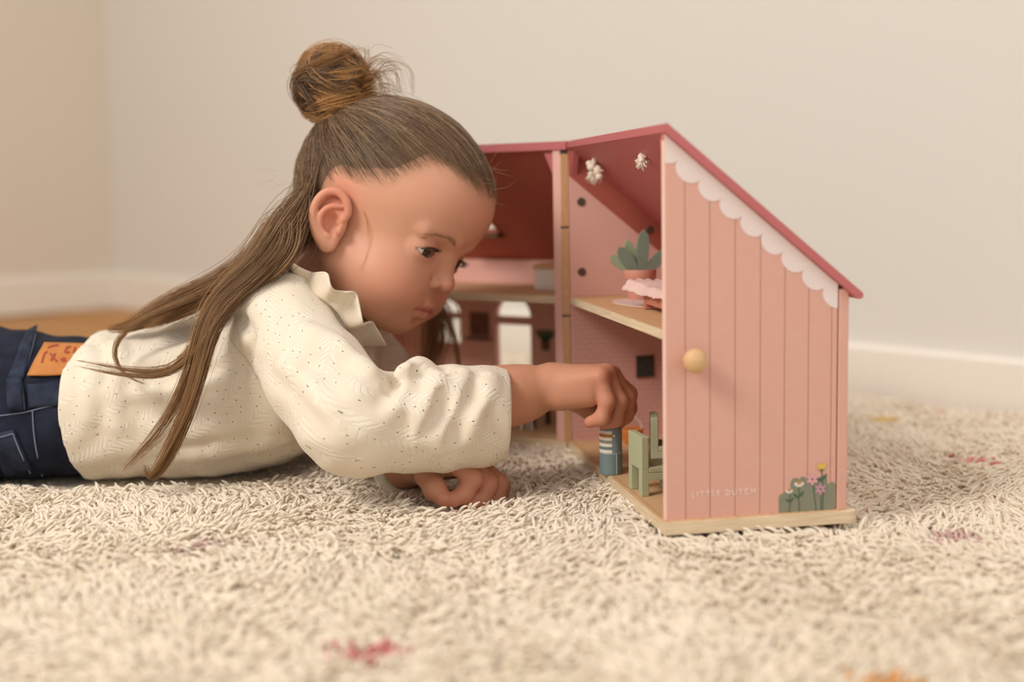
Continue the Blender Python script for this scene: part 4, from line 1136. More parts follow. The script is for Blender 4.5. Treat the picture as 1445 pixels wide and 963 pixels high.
for s in (-1, 1):
    u = np.sort(rg.uniform(0, 1, 130)); base = catmull(np.array([(7.7, s * 1.35, 0.98), (7.4, s * 2.3, 1.28), (6.7, s * 3.3, 1.25), (5.8, s * 4.1, 0.95)]), 130)
    base = base + rg.normal(0, 0.07, base.shape); base = HF.push(base, 0.03, 4, False)
    d = np.gradient(catmull(np.array([(7.7, s * 1.35, 0.98), (7.4, s * 2.3, 1.28), (6.7, s * 3.3, 1.25), (5.8, s * 4.1, 0.95)]), 130), axis=0); d /= np.linalg.norm(d, axis=1, keepdims=True)
    d = d + np.c_[np.full(130, .15), np.zeros(130), np.linspace(.5, -.1, 130)]
    eb = face_strands('eyebrow', base, d, rg.uniform(.45, .8, 130), 0.011, '#b08866')
    c = EYEC[s]; ys = np.linspace(-1.12, 1.12, 34); e = np.clip(1 - (ys / 1.22) ** 2, 0, 1)
    zz = 0.44 * e ** .75 - 0.10 - 0.10 * (ys) * s
    xr = np.sqrt(np.maximum(1.36 ** 2 - ys ** 2 * .9 - zz ** 2, .04))
    roots = c + np.c_[xr, ys + s * .05, zz]
    dirs = np.c_[np.full(34, .95), ys * .35 + s * .15, np.full(34, -.25)]
    face_strands('eyelashes', roots, dirs, rg.uniform(.42, .66, 34), 0.024, '#2a1d16', curl=(0.0, 0, .55))
    # dark lash line along the upper lid
    kid(strands('lash_line', h2w(roots + (0.02, 0, 0))[None], np.full((1, 34), .05 * HS_), np.tile(np.array(lin('#3a261c')[:3]), (1, 34, 1)), M_HAIR, None, 6))

# ---- jeans
JX = [-.60, -.52, -.46, -.42, -.38, -.34, -.31]
JS = smooth_stations(JX, [1.05] * 7, [.040, .046, .0500, .0485, .0460, .0470, .0480], [.070, .082, .086, .084, .080, .076, .072], [.050, .058, .0630, .0610, .0570, .0545, .0530])
JF = Field((-0.93, 0.925, -0.03), (-0.30, 1.175, 0.14), 0.0025, .02)
JF.put(lambda X, Y, Z: np.maximum(tube_x(*JS)(X, Y, Z), -X - .575), (-.60, .93, -.03), (-.31, 1.17, .13))
for s in (-1, 1):
    JF.chain([(-.46, 1.05 + s * .040, .050), (-.53, 1.05 + s * .048, .044), (-.64, 1.05 + s * .056, .030), (-.86, 1.05 + s * .060, .022)], [.056, .055, .043, .034], .015, .02)
JF.cone((-.62, 1.05, .115), (-.47, 1.05, .118), .006, .010, .016, 's')
X, Y, Z = JF.ax[0][:, None, None], JF.ax[1][None, :, None], JF.ax[2][None, None, :]
JF.f += (0.0011 * np.sin(X * 95 + 2.2 * np.sin(Z * 50) + Y * 30) * np.sin(Z * 62 + X * 25) + 0.0007 * np.sin(X * 170 - Z * 120 + 2 * np.sin(Y * 40))).astype(np.float32)
def surf_at(F, px, py, t=0.82):
    d = P(px, py, 1.0) - _C; best = (9.0, t)
    for _ in range(120):
        q = _C + d * t; s_ = float(F.sample(q[None])[0])
        if s_ < best[0]: best = (s_, t)
        if s_ < 0.0002 or t > 1.3: break
        t += max(s_, 0.0002) * 0.8
    return _C + d * best[1]
jv, jq = JF.surface()
DENIM = mat('dark_denim', '#1b1e2b', 0.85, noise=(55, '#2e3344', 0.75), bump=(1500, 0.35, 0.0008), spec=0.15)
DENIM2 = mat('denim_band', '#212634', 0.85, noise=(80, '#3c4456', 0.8), bump=(1500, 0.35, 0.0008), spec=0.15)
jeans = kid(obj('jeans', mesh_np('jeans', jv, jq, True), DENIM)); jeans['label'] = 'dark blue denim jeans'
def decal(F, quad, nu, nv, off, thick, name, m, parent):
    """a cloth piece laid on the surface; quad = four photograph corners"""
    q = np.array(quad, float); V = []
    for i in range(nu):
        for j in range(nv):
            a, b = i / (nu - 1), j / (nv - 1)
            p = (1 - a) * (1 - b) * q[0] + a * (1 - b) * q[1] + a * b * q[2] + (1 - a) * b * q[3]
            V.append(surf_at(F, *p))
    V = np.array(V); V = V + F.grad(V) * off
    Fc = np.array([(i * nv + j, (i + 1) * nv + j, (i + 1) * nv + j + 1, i * nv + j + 1) for i in range(nu - 1) for j in range(nv - 1)])
    o = obj(name, mesh_np(name, V, Fc, True), m, parent)
    sd = o.modifiers.new('thick', 'SOLIDIFY'); sd.thickness = thick; sd.offset = 0
    return o
def seam(F, pts, name, m, parent, r=0.0005, off=0.0006, dash=True):
    c = catmull(np.array([surf_at(F, *p) for p in pts]), 8 * len(pts)); c = c + F.grad(c) * off
    mb = MB()
    if dash:
        for i in range(0, len(c) - 1, 1):
            a, b = c[i], c[i + 1]; mb.tube([a + (b - a) * .12, (a + b) / 2 + 0, a + (b - a) * .85], r, 5)
    else: mb.tube(list(c), r, 6)
    return mb.build(name, m, parent, True)
LEATHER = mat('leather_patch', '#c98447', 0.6, noise=(60, '#b8733a', 0.7)); THREAD = mat('stitch_thread', '#8791a6', 0.8); REDI = mat('patch_red_print', '#a8483a', 0.7)
decal(JF, [(36, 470), (52, 462), (34, 536), (12, 534)], 5, 10, .0016, .0016, 'belt_loop', DENIM2, jeans)
decal(JF, [(10, 536), (32, 533), (34, 578), (12, 580)], 5, 8, .0018, .0016, 'waist_tab', DENIM2, jeans)
decal(JF, [(38, 544), (140, 532), (140, 570), (40, 576)], 14, 7, .0010, .0016, 'waistband', DENIM2, jeans)
pch = decal(JF, [(40, 533), (62, 488), (132, 490), (126, 531)], 16, 9, .0026, .0014, 'leather_patch', LEATHER, jeans)
def stroke(pts, w=1.3):
    c = catmull(np.array(pts, float), 9); d = np.gradient(c, axis=0); n_ = np.c_[-d[:, 1], d[:, 0]]; n_ /= np.linalg.norm(n_, axis=1, keepdims=True)
    V = np.array([surf_at(JF, *q) for q in np.concatenate([c - n_ * w, c + n_ * w])]); V = V + JF.grad(V) * .0037
    k = len(c); Fc = np.array([(i, i + 1, k + i + 1, k + i) for i in range(k - 1)])
    return V, Fc
V, Fc, k = [], [], 0
for pts in ([(60, 517), (64, 505), (68, 502)], [(72, 504), (76, 510), (81, 515)], [(79, 504), (76, 509), (72, 514)], [(86, 513), (91, 510), (93, 514)], [(88, 514), (94, 514)], [(68, 497), (74, 494), (84, 493)], [(92, 503), (96, 496), (101, 495)], [(93, 503), (99, 502)], [(104, 503), (107, 495)]):
    v_, f_ = stroke(pts); V.append(v_); Fc.append(f_ + k); k += len(v_)
obj('patch_print', mesh_np('patch_print', np.concatenate(V), np.concatenate(Fc)), REDI, jeans)
for pts in ([(0, 587), (35, 582), (60, 576), (88, 571)], [(46, 580), (48, 610), (52, 640), (60, 672)], [(38, 546), (60, 543), (88, 540)], [(33, 536), (46, 490), (51, 468)], [(31, 538), (33, 560), (34, 578)], [(13, 540), (14, 560), (15, 578)]):
    seam(JF, pts, 'stitching', THREAD, jeans)
decal(JF, [(-14, 614), (20, 606), (44, 660), (8, 672)], 8, 10, .0012, .0016, 'back_pocket', DENIM2, jeans)
seam(JF, [(-12, 619), (4, 615), (19, 611)], 'stitching', THREAD, jeans, off=.0024); seam(JF, [(19, 611), (32, 640), (43, 665)], 'stitching', THREAD, jeans, off=.0024)

# ---- ruffled collar
cb = np.array([P(386, 382, 1.045), P(404, 398, .992), P(440, 416, .962), P(474, 440, .957), P(497, 478, .975), P(512, 492, 1.02), P(520, 470, 1.075), P(500, 425, 1.110), P(450, 388, 1.115), P(405, 376, 1.085)])
n_c = 400
cl = catmull(np.vstack([cb, cb[:1]]), n_c + 1)[:-1]
for _ in range(12): cl = (np.roll(cl, 1, 0) + cl + np.roll(cl, -1, 0)) / 3
cen = cl.mean(0); axis = P(500, 345, 1.03) - P(430, 452, 1.04); axis /= np.linalg.norm(axis)
outw = cl - cen; outw -= np.outer(outw @ axis, axis); outw /= np.linalg.norm(outw, axis=1, keepdims=True)
tang = np.gradient(cl, axis=0); tang /= np.linalg.norm(tang, axis=1, keepdims=True)
V = []; rows = 9
ph = 2 * np.pi * np.arange(n_c) / n_c
wave = np.sin(9 * ph + 0.6 + 0.9 * np.sin(2 * ph)) + 0.35 * np.sin(17 * ph + 1)
for r in range(rows):
    t = r / (rows - 1)
    V.append(cl + np.outer(np.full(n_c, .0185 * t), axis) + outw * (-.002 + .010 * t ** 1.3 + .0080 * t * wave)[:, None] + np.outer(.0035 * t * np.cos(9 * ph + 0.6), axis))
V = np.array(V)
idx = lambda r, i: r * n_c + i % n_c
Fc = np.array([(idx(r, i), idx(r, i + 1), idx(r + 1, i + 1), idx(r + 1, i)) for r in range(rows - 1) for i in range(n_c)])
COTTON = mat('plain_cotton', '#e6d9c4', 0.88, sheen=0.25, spec=0.2, bump=(1400, 0.15, 0.0005))
cme = mesh_np('collar', V.reshape(-1, 3), Fc, True)
collar = obj('collar', cme, COTTON, blouse)
sd = collar.modifiers.new('thick', 'SOLIDIFY'); sd.thickness = 0.0011; sd.offset = 0
kid_edge = MB().tube(list(V[-1]) + [V[-1][0]], 0.0009, 6).build('collar_edge', COTTON, blouse, True)

# ---- hair
hr = np.random.default_rng(21)
HC = [np.array(lin(c)[:3]) for c in ('#5f4936', '#876a50', '#bd9d79', '#93693f', '#b3834f')]
CEN = np.array((-0.5, 0.0, 3.2))
def on_head(dirs, off):
    """points on the scalp along unit directions from the skull centre"""
    t = np.full(dirs.shape[:-1], 9.5)
    for _ in range(14):
        p = CEN + dirs * t[..., None]; t = t - (HF.sample(p) - off) * 0.85
    return CEN + dirs * t[..., None]
def slerp(a, b, t):
    w = np.arccos(np.clip((a * b).sum(-1, keepdims=True), -1, 1)); w = np.maximum(w, 1e-4)
    return (np.sin((1 - t) * w) * a + np.sin(t * w) * b) / np.sin(w)
unit = lambda v: v / np.linalg.norm(v, axis=-1, keepdims=True)
bun_w = P(474, 168, 1.045); bun_l = w2h(bun_w); bun_d = unit(bun_l - CEN)
bun_s = on_head(bun_d[None], 0.2)[0]
hvN = hv[(hm > 0.0) & ~earz & (hv[:, 2] > -5.5)]
# which roots are drawn up to the bun and which hang down the back
zline = np.interp(hvN[:, 0], [-9, -5, -2.5, 1.0, 3], [4.5, 3.4, 1.2, -1.0, -5])
upr = hvN[hvN[:, 2] > zline]; dnr = hvN[(hvN[:, 2] <= zline + 2.5) & (hvN[:, 0] < -3.4)]
def cap(n, npt, spread, offr, rng_, edge=False):
    src = upr
    if edge:
        e = hairmask(upr); src = upr[(e < 0.9)]
    pr = np.clip(hairmask(src) / 1.8, 0.06, 1); pr /= pr.sum()
    R = src[rng_.choice(len(src), n, p=None if edge else pr)] + rng_.normal(0, .15, (n, 3))
    rd = unit(R - CEN); e1 = unit(np.cross(bun_d, (0.3, 1, 0.2))); e2 = np.cross(bun_d, e1)
    # land on the bun ring at the side the strand comes from
    side = rd - (rd @ bun_d)[:, None] * bun_d; side = unit(side)
    tgt = unit(bun_d + side * 0.13 + rng_.normal(0, spread, (n, 3)))
    t = np.linspace(0, 1, npt)[None, :, None]
    D = slerp(rd[:, None, :], tgt[:, None, :], t)
    # gentle sideways sweep
    sw = unit(np.cross(rd, tgt)); D = unit(D + (sw * rng_.normal(0, .035, (n, 1)))[:, None, :] * np.sin(np.pi * t))
    base = on_head(D, 0.0)
    off = rng_.uniform(*offr, (n, 1)) * (0.25 + 0.75 * np.minimum(1, t[:, :, 0] * 3.0)) + 0.12 * np.sin(np.pi * t[:, :, 0])
    Nn = HF.grad(base)
    C = base + Nn * off[..., None]
    return R, C, t[0, :, 0]
def colour(R, n, npt, t, wts, tip=None, rng_=hr):
    az = np.arctan2(R[:, 1], R[:, 0]); band = 0.5 + 0.5 * np.sin(az * 23 + R[:, 2] * 3.1 + 1.3 * np.sin(az * 7))
    k = np.clip(band * .7 + rng_.normal(0.15, .28, n), 0, 1)[:, None]
    c = HC[0] * (1 - k) + HC[1] * k
    hl = (rng_.random(n) < wts)[:, None] * rng_.uniform(.4, 1, (n, 1)); c = c * (1 - hl) + HC[2] * hl
    c = np.repeat(c[:, None, :], npt, 1)
    if tip is not None:
        w = (np.clip((t - tip[0]) / (1 - tip[0]), 0, 1) * tip[1])[None, :, None]
        g_ = rng_.random((n, 1, 1)); c = c * (1 - w) + (HC[3] * (1 - g_) + HC[4] * g_) * w
    return c
EARC = np.array((-0.95, 6.8, -1.2))
def clear_of_ear(C):
    d = np.abs(np.abs(C) * (1, 1, 1) * np.array((0, 1, 0)) + C * np.array((1, 0, 1)) - EARC)
    return ~((d[..., 0] < 2.0) & (d[..., 2] < 2.6) & (d[..., 1] < 1.5)).any(1)
npt = 16
R, C, t = cap(9500, npt, 0.03, (0.10, 0.55), hr)
ok = clear_of_ear(C); R, C = R[ok], C[ok]
rad = np.outer(hr.uniform(.014, .024, len(R)), np.interp(t, [0, .1, 1], [.35, 1, 1])) * HS_
hair = kid(strands('hair', h2w(C), rad, colour(R, len(R), npt, t, .34), M_HAIR, None))
hair['label'] = 'brown hair half gathered up, long at the back'
# hair under-layer: the scalp offset, so no skin shows through
um = (hm > 1.3) & ~earz
lift = np.clip((hm - 1.3) / 1.8, 0, 1) * 0.16
ulV = hv + HF.grad(hv) * lift[:, None]; fm = um[hq].all(1)
used = np.unique(hq[fm]); remap = np.full(len(hv), -1); remap[used] = np.arange(len(used))
ume = mesh_np('hair_underlayer', h2w(ulV[used]), remap[hq[fm]], True); add_attr(ume, 'hcol', np.tile(HC[0] * .5 + HC[1] * .4, (len(used), 1)))
obj('hair_underlayer', ume, M_HAIR, hair).matrix_parent_inverse = Matrix()
# wispy hairs along the hairline
R, C, t = cap(1100, npt, 0.06, (0.05, 0.45), hr, True)
C = C[:, :8]; ok = clear_of_ear(C); R, C = R[ok], C[ok]; rad = np.outer(hr.uniform(.009, .015, len(R)), np.linspace(.4, 1, 8)) * HS_
obj_ = strands('hairline_wisps', h2w(C), rad, colour(R, len(R), 8, t[:8], .6), M_HAIR, hair)
# long hair
def guide(*pts): return np.array([P(*p) for p in pts])
G = [(guide((425, 300, 1.00), (400, 340, .990), (360, 385, .995), (300, 418, 1.00), (235, 440, 1.00), (190, 462, 1.00), (150, 466, 1.01)), .020, .10, 520),
     (guide((430, 295, .99), (405, 335, .975), (365, 385, .975), (325, 412, .975), (285, 430, .985), (245, 452, .985), (205, 466, .99)), .020, .25, 560),
     (guide((428, 300, .985), (415, 345, .965), (380, 385, .962), (335, 412, .960), (305, 445, .950), (290, 500, .940), (268, 560, .935), (225, 618, .935), (172, 666, .945)), .013, .14, 330),
     (guide((428, 305, .985), (412, 350, .965), (372, 390, .962), (325, 418, .958), (298, 460, .946), (287, 520, .937), (268, 580, .935), (245, 630, .935), (222, 668, .938), (210, 676, .938), (203, 655, .938)), .013, .14, 330),
     (guide((428, 300, .985), (405, 350, .97), (360, 395, .965), (322, 425, .955), (300, 462, .945), (272, 505, .940), (238, 530, .938), (195, 531, .940), (150, 522, .945), (106, 512, .950)), .012, .10, 240),
     (guide((428, 300, .985), (400, 352, .97), (350, 395, .97), (290, 425, .975), (225, 450, .97), (175, 478, .965), (163, 505, .96), (180, 535, .955), (215, 547, .95)), .010, .10, 110),
     (guide((428, 315, .99), (420, 348, .968), (400, 372, .962), (360, 395, .967), (320, 425, .962), (285, 470, .950)), .014, .35, 330),
     (guide((434, 325, .985), (436, 352, .968), (420, 372, .962), (385, 388, .965), (340, 410, .968)), .008, .4, 160)]
allC, allR, allc = [], [], []
npl = 30
for gi_, (g_, r_, end, n) in enumerate(G):
    n = int(n * 2.1)
    src = dnr[dnr[:, 1] < 3.0]
    if gi_ >= 6: src = src[src[:, 0] > -6.0]
    Rr = src[hr.integers(0, len(src), n)]; rd = unit(Rr - CEN); ex = unit(w2h(g_[0]) - CEN)
    tt = np.linspace(0, 1, 9)[None, :, None]
    D = slerp(rd[:, None, :], unit(ex + hr.normal(0, .10, (n, 3)))[:, None, :], tt)
    hp = on_head(D, 0.0); hp = h2w(hp + HF.grad(hp) * hr.uniform(.15, .7, (n, 1, 1)))
    gl = catmull(g_, 22); T_ = np.gradient(gl, axis=0); T_ = unit(T_); A_ = unit(np.cross(T_, (0.1, 1, 0.2))); B_ = np.cross(T_, A_)
    s_ = np.linspace(0, 1, 22); shape = np.interp(s_, [0, .3, .7, 1], [1.0, .9, .45, end]) * r_
    # a few locks inside each guide
    nl = max(3, n // 45); lc_ = hr.normal(0, .5, (nl, 2)); li = hr.integers(0, nl, n)
    o2 = lc_[li] + hr.normal(0, .22, (n, 2)); wv = hr.uniform(0, 6.28, (nl, 2))[li]
    a1 = o2[:, :1] * shape + .0018 * np.sin(s_ * 9 + wv[:, :1]) * np.interp(s_, [0, .3, 1], [0, 1, 1]); b1 = o2[:, 1:] * shape + .0015 * np.sin(s_ * 8 + wv[:, 1:])
    lk = gl[None] + A_[None] * a1[..., None] + B_[None] * b1[..., None]
    C = np.concatenate([hp[:, :-1], lk[:, 1:]], 1)
    ok = clear_of_ear(w2h(C)); C, Rr, li, n = C[ok], Rr[ok], li[ok], int(ok.sum())
    for _ in range(3):
        C[:, 1:-1] = (C[:, :-2] + 2 * C[:, 1:-1] + C[:, 2:]) / 4
    C = SHF.push(C, .0022, 3)
    ln = hr.uniform(.82, 1.0, n)           # uneven ends
    u = np.linspace(0, 1, npl)[None] * ln[:, None] * (C.shape[1] - 1); i0 = np.minimum(u.astype(int), C.shape[1] - 2); fr = (u - i0)[..., None]
    C = np.take_along_axis(C, i0[..., None].repeat(3, 2), 1) * (1 - fr) + np.take_along_axis(C, (i0 + 1)[..., None].repeat(3, 2), 1) * fr
    t = np.linspace(0, 1, npl)
    allC.append(C); allR.append(np.outer(hr.uniform(.00014, .00025, n), np.interp(t, [0, .05, .8, 1], [.5, 1, .9, .3])))
    allc.append(colour(Rr + lc_[li] @ np.array([[2.0, 0, 0], [0, 0, 2.0]]), n, npl, t, .14, (0.10, .9)))
kid(strands('long_hair', np.concatenate(allC), np.concatenate(allR), np.concatenate(allc), M_HAIR, None))
# hair on the far side of the face, hanging below the chin
FG = [(guide((604, 432, 1.135), (616, 456, 1.13), (612, 492, 1.13), (600, 535, 1.13)), .014, 240), (guide((612, 418, 1.13), (628, 446, 1.125), (642, 482, 1.12), (648, 522, 1.12)), .0035, 40)]
allC, allR, allc = [], [], []
for g_, r_, n in FG:
    gl = catmull(g_, 16); s_ = np.linspace(0, 1, 16)
    o2 = hr.normal(0, .55, (n, 2)); T_ = unit(np.gradient(gl, axis=0)); A_ = unit(np.cross(T_, (0, 1, 0.1))); B_ = np.cross(T_, A_)
    w_ = np.interp(s_, [0, .5, 1], [1, .9, .6]) * r_
    allC.append(gl[None] + A_[None] * (o2[:, :1] * w_)[..., None] + B_[None] * (o2[:, 1:] * w_)[..., None]); allR.append(np.outer(hr.uniform(.0002, .0003, n), np.interp(s_, [0, 1], [1, .4])))
    allc.append(colour(o2 @ np.array([[3.0, 0, 0], [0, 3.0, 0]]), n, 16, s_, .15, (-.5, .9)))
kid(strands('far_side_hair', np.concatenate(allC), np.concatenate(allR), np.concatenate(allc), M_HAIR, None))
# bun: coiled locks round a core
bc = P(471, 124, 1.05); bax = unit(bc - h2w(bun_s)); e1 = unit(np.cross(bax, (0, 1, 0.2))); e2 = np.cross(bax, e1)
BU = Field(bc - .052, bc + .052, .0016, .01)
BU.ell(bc, (.0260, .0220, .0215)); BU.cone(h2w(bun_s), bc, .011, .014, .008)
cv, cq = BU.surface(); cme = mesh_np('hair_bun_core', cv, cq, True); add_attr(cme, 'hcol', np.tile(HC[3] * .75, (len(cv), 1)))
bun = kid(obj('hair_bun', cme, M_HAIR)); bun['label'] = 'messy hair bun on top of the head'
allC, allR, allc = [], [], []; m_ = 30
for k in range(76):
    a0 = hr.uniform(0, 6.28); turn = hr.uniform(2.2, 5.0) * (1 if hr.random() < .8 else -1); Rb = hr.uniform(.018, .028); hz = hr.uniform(-.018, .017); tl = hr.normal(0, .55, 2)
    s_ = np.linspace(0, 1, m_); an = a0 + turn * s_
    ax2 = unit(bax + e1 * tl[0] + e2 * tl[1]); f1 = unit(np.cross(ax2, e2)); f2 = np.cross(ax2, f1)
    rr = Rb * (1 - .15 * s_) * (0.85 + .25 * np.sin(s_ * 3.1))
    gl = bc + np.outer(np.cos(an) * rr, f1) + np.outer(np.sin(an) * rr, f2) + np.outer(hz + .010 * (s_ - .5) * np.sign(turn), ax2)
    n = 60; off = hr.normal(0, 1, (n, 1, 3)) * .0019 * (0.4 + np.sin(np.pi * s_))[None, :, None]
    C = gl[None] + off; C = BU.push(C, .0008, 2)
    allC.append(C); allR.append(np.outer(hr.uniform(.00016, .00027, n), np.interp(s_, [0, .1, .9, 1], [.6, 1, 1, .4])))
    cc = HC[int(hr.choice([1, 3, 3, 0, 4, 4, 1]))] * hr.uniform(.9, 1.3, (n, 1)); allc.append(np.repeat(cc[:, None, :], m_, 1))
obj_ = strands('bun_locks', np.concatenate(allC), np.concatenate(allR), np.concatenate(allc), M_HAIR, bun)
# loose ends sticking out of the bun, flyaways
allC, allR, allc = [], [], []
for (a, b, c, d, n, sp) in (((505, 130), (515, 100), (535, 82), (560, 92), 22, 5), ((512, 135), (535, 105), (560, 100), (566, 125), 14, 4), ((500, 120), (512, 92), (516, 80), (514, 68), 16, 4), ((515, 125), (545, 85), (578, 95), (582, 128), 6, 3), ((470, 90), (480, 72), (500, 68), (515, 75), 8, 4), ((505, 140), (525, 128), (545, 128), (565, 140), 40, 7),
                         ((500, 125), (520, 105), (535, 110), (540, 130), 40, 6)):
    g_ = guide((*a, 1.04), (*b, 1.03), (*c, 1.03), (*d, 1.035)); s_ = np.linspace(0, 1, 14); gl = catmull(g_, 14)
    off = hr.normal(0, 1, (n, 1, 3)) * sp * .00055 * (.4 + s_)[None, :, None]
    allC.append(gl[None] + off); allR.append(np.outer(hr.uniform(.00016, .00026, n), np.interp(s_, [0, 1], [1, .4]))); cc = HC[3] * hr.uniform(.8, 1.3, (n, 1)); allc.append(np.repeat(cc[:, None, :], 14, 1))
for k in range(36):   # fine flyaways off the crown, nape and forehead
    z_ = hr.random()
    if z_ < .45: p0 = np.array((hr.uniform(380, 430), hr.uniform(230, 330))); d_ = np.array((-hr.uniform(15, 45), hr.uniform(-5, 40)))
    elif z_ < .7: p0 = np.array((hr.uniform(250, 380), hr.uniform(385, 425))); d_ = np.array((-hr.uniform(20, 60), hr.uniform(-25, 5)))
    else: p0 = np.array((hr.uniform(660, 700), hr.uniform(205, 285))); d_ = np.array((hr.uniform(8, 38), hr.uniform(-28, 18)))
    Yf = 1.0 if z_ < .7 else 1.0; bend = hr.normal(0, 5, 2)
    g_ = guide((*p0, Yf), (*(p0 + d_ * .5 + bend), Yf), (*(p0 + d_), Yf + hr.normal(0, .01))); s_ = np.linspace(0, 1, 14); gl = catmull(g_, 14)
    allC.append(gl[None]); allR.append(np.outer([.00008], np.interp(s_, [0, 1], [1, .4]))); allc.append(np.repeat((HC[2] * hr.uniform(.8, 1.2))[None, None, :], 14, 1))
obj_ = strands('loose_strands', np.concatenate(allC), np.concatenate(allR), np.concatenate(allc), M_HAIR, bun)
obj_['kind'] = 'stuff'
# wisps in front of the ear
class _HeadW:
    def sample(s, q): return HF.sample(w2h(q)) * HS_
BODYF = _HeadW()
allC, allR, allc = [], [], []
for pts, n in (([(513, 300), (522, 330), (518, 360), (508, 385)], 5),):
    C = []
    for k in range(n):
        q = np.array([surf_at(BODYF, a + hr.normal(0, 2.2), b + hr.normal(0, 2.2)) for a, b in pts]); C.append(catmull(q, 12))
    C = np.array(C); C[..., 1] -= .0008
    s_ = np.linspace(0, 1, 12); allC.append(C); allR.append(np.outer(hr.uniform(.00008, .00014, n), np.interp(s_, [0, 1], [1, .4]))); allc.append(np.repeat((HC[4] * hr.uniform(1.2, 1.6, (n, 1)))[:, None, :], 12, 1))
kid(strands('temple_wisps', np.concatenate(allC), np.concatenate(allR), np.concatenate(allc), M_HAIR, None))

def pressed(x, y):
    """how far the child's weight flattens the pile"""
    z0 = -0.004
    Pn = np.c_[x, y, np.full(len(x), z0)]
    def dist(F):
        hi = F.lo + F.h * (np.array(F.f.shape) - 1.01); q = np.clip(Pn, F.lo, hi)
        return F.sample(q) + np.linalg.norm(Pn - q, axis=1)
    d = np.min([dist(F) for F in (SHF, JF, FL_, FR_)], 0)
    inside_any = (x > -.95) & (x < .05) & (y > .86) & (y < 1.19)
    return np.where(inside_any, np.clip(1 - d / 0.020, 0, 1), 0)

# ------------------------------------------------------------------ rug pile (after the things that press it down)
def vnoise(x, y, sc, seed):
    r = np.random.default_rng(seed); g = r.random((128, 128)); X_ = x * sc; Y_ = y * sc
    i = np.floor(X_).astype(int); j = np.floor(Y_).astype(int); fx = X_ - i; fy = Y_ - j; fx = fx * fx * (3 - 2 * fx); fy = fy * fy * (3 - 2 * fy)
    q = lambda a, b: g[a % 128, b % 128]
    return (q(i, j) * (1 - fx) + q(i + 1, j) * fx) * (1 - fy) + (q(i, j + 1) * (1 - fx) + q(i + 1, j + 1) * fx) * fy
IMR = MR.inverted(); IML = ML.inverted()
def in_house(x, y, Mi, e=0.0):
    a = Mi[0][0] * x + Mi[0][1] * y + Mi[0][3]; b = Mi[1][0] * x + Mi[1][1] * y + Mi[1][3]
    return (a > 0.002 + e) & (a < 0.124 - e) & (b > -0.003 + e) & (b < HL + 0.003 - e)
def keep(x, y):
    return ~(in_house(x, y, IMR) | in_house(x, y, IML))
x, y = rug_points(keep)
n = len(x)
clump = vnoise(x, y, 22, 3); clump2 = vnoise(x, y, 60, 5); swirl = vnoise(x, y, 7, 8)
ang = 2 * math.pi * 2.2 * swirl + 2.5 * (vnoise(x, y, 30, 9) - .5) + RNG.normal(0, 0.8, n)
tilt = np.clip(0.60 + 0.6 * (clump - .5) + RNG.normal(0, 0.25, n), 0.0, 1.3)
scl = 0.0132 * (0.92 + 0.2 * clump2) * RNG.uniform(0.85, 1.15, n)
press = pressed(x, y) if 'pressed' in globals() else np.zeros(n)
scl *= 1 - 0.55 * press; tilt = tilt + press * 0.35
def hdist(Mi):
    a = Mi[0][0] * x + Mi[0][1] * y + Mi[0][3]; b = Mi[1][0] * x + Mi[1][1] * y + Mi[1][3]
    return np.hypot(np.maximum(np.abs(a - .0635) - .067, 0), np.maximum(np.abs(b - HL / 2) - HL / 2 - .007, 0))
near_h = np.clip(1 - np.minimum(hdist(IMR), hdist(IML)) / 0.03, 0, 1)
rot = np.c_[RNG.uniform(-.15, .15, n), tilt, ang]
base = np.array(lin('#f0e3d0')[:3]); dk = np.array(lin('#e2d1b9')[:3])
mixv = np.clip(0.15 + 0.5 * (vnoise(x, y, 14, 11) - .35) + RNG.normal(0, .18, n), 0, 1)[:, None]
col = base * (1 - mixv) + dk * mixv
spots = [(-0.075, 0.617, '#d98a86', .017), (-0.201, 0.803, '#c9aca0', .020), (0.387, 1.050, '#dd8f86', .020), (0.291, 0.808, '#cdaaa0', .020), (0.358, 1.233, '#e6c172', .017),
         (0.405, 1.396, '#e8cf92', .017), (0.423, 1.258, '#e3b3aa', .018), (0.173, 0.558, '#dd9a4a', .019), (-0.33, 0.60, '#e8cf92', .016), (0.46, 0.98, '#e3b3aa', .017), (0.36, 0.62, '#cdaaa0', .016)]
for sx_, sy_, hx, r_ in spots:
    dx, dy = x - sx_, y - sy_; th = np.arctan2(dy, dx); rr = np.hypot(dx, dy)
    w_ = (rr < r_ * (0.72 + 0.28 * np.cos(5 * th))) & (RNG.random(n) < 0.92)
    col[w_] = np.array(lin(hx)[:3]) * RNG.uniform(.9, 1.08, (w_.sum(), 1))
me = bpy.data.meshes.new('pile'); me.vertices.add(n)
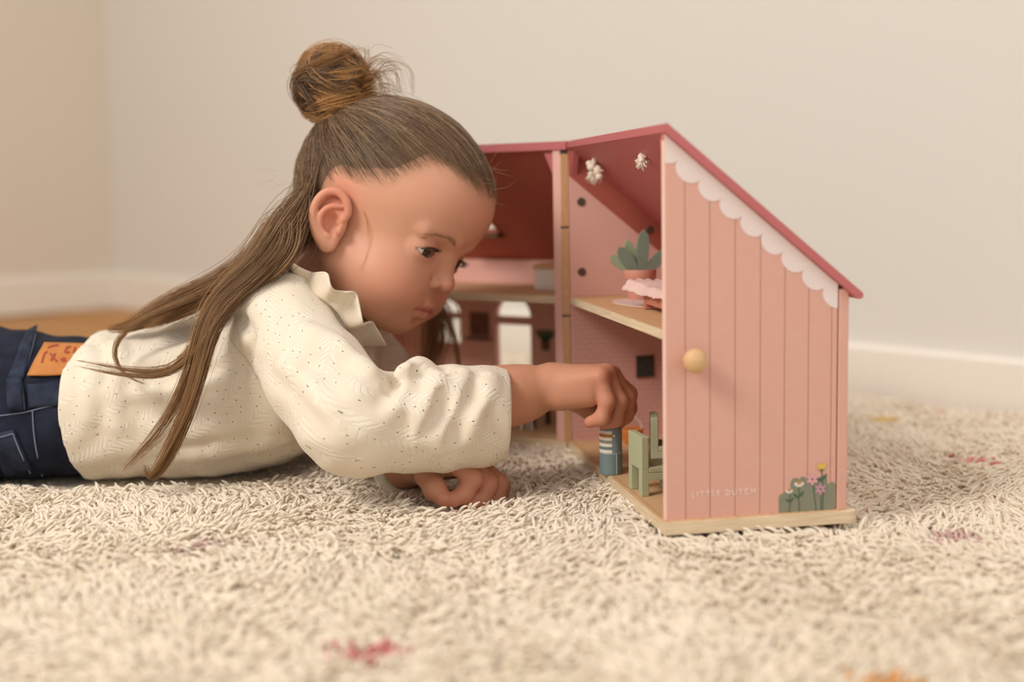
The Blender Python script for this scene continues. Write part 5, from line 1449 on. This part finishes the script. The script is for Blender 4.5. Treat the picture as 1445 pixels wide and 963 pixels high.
me.vertices.foreach_set('co', np.c_[x, y, FLZ + 0.0125 + 0.0035 * near_h - 0.004 * press].astype(np.float32).ravel())
a = me.attributes.new('rot', 'FLOAT_VECTOR', 'POINT'); a.data.foreach_set('vector', rot.astype(np.float32).ravel())
a = me.attributes.new('scl', 'FLOAT', 'POINT'); a.data.foreach_set('value', scl.astype(np.float32))
a = me.attributes.new('kindi', 'INT', 'POINT'); a.data.foreach_set('value', RNG.integers(0, 6, n).astype(np.int32))
a = me.attributes.new('col', 'FLOAT_COLOR', 'POINT'); a.data.foreach_set('color', np.c_[col, np.ones(n)].astype(np.float32).ravel())
pile = obj('pile', me, TUFT, rug); pile['kind'] = 'stuff'
pile.matrix_parent_inverse = Matrix.Translation(-rug.location)
ng = bpy.data.node_groups.new('pile_nodes', 'GeometryNodeTree')
ng.interface.new_socket('Geometry', in_out='INPUT', socket_type='NodeSocketGeometry'); ng.interface.new_socket('Geometry', in_out='OUTPUT', socket_type='NodeSocketGeometry')
N_ = ng.nodes; Lk = ng.links
gi = N_.new('NodeGroupInput'); go = N_.new('NodeGroupOutput'); iop = N_.new('GeometryNodeInstanceOnPoints'); ci = N_.new('GeometryNodeCollectionInfo')
ci.inputs[0].default_value = tcol; ci.inputs['Separate Children'].default_value = True; ci.inputs['Reset Children'].default_value = True
def named(nm, tp):
    q = N_.new('GeometryNodeInputNamedAttribute'); q.data_type = tp; q.inputs[0].default_value = nm; return q.outputs[0]
e2r = N_.new('FunctionNodeEulerToRotation'); Lk.new(named('rot', 'FLOAT_VECTOR'), e2r.inputs[0])
Lk.new(gi.outputs[0], iop.inputs['Points']); Lk.new(ci.outputs[0], iop.inputs['Instance']); iop.inputs['Pick Instance'].default_value = True
Lk.new(named('kindi', 'INT'), iop.inputs['Instance Index']); Lk.new(e2r.outputs[0], iop.inputs['Rotation']); Lk.new(named('scl', 'FLOAT'), iop.inputs['Scale'])
Lk.new(iop.outputs[0], go.inputs[0])
md = pile.modifiers.new('tufts', 'NODES'); md.node_group = ng
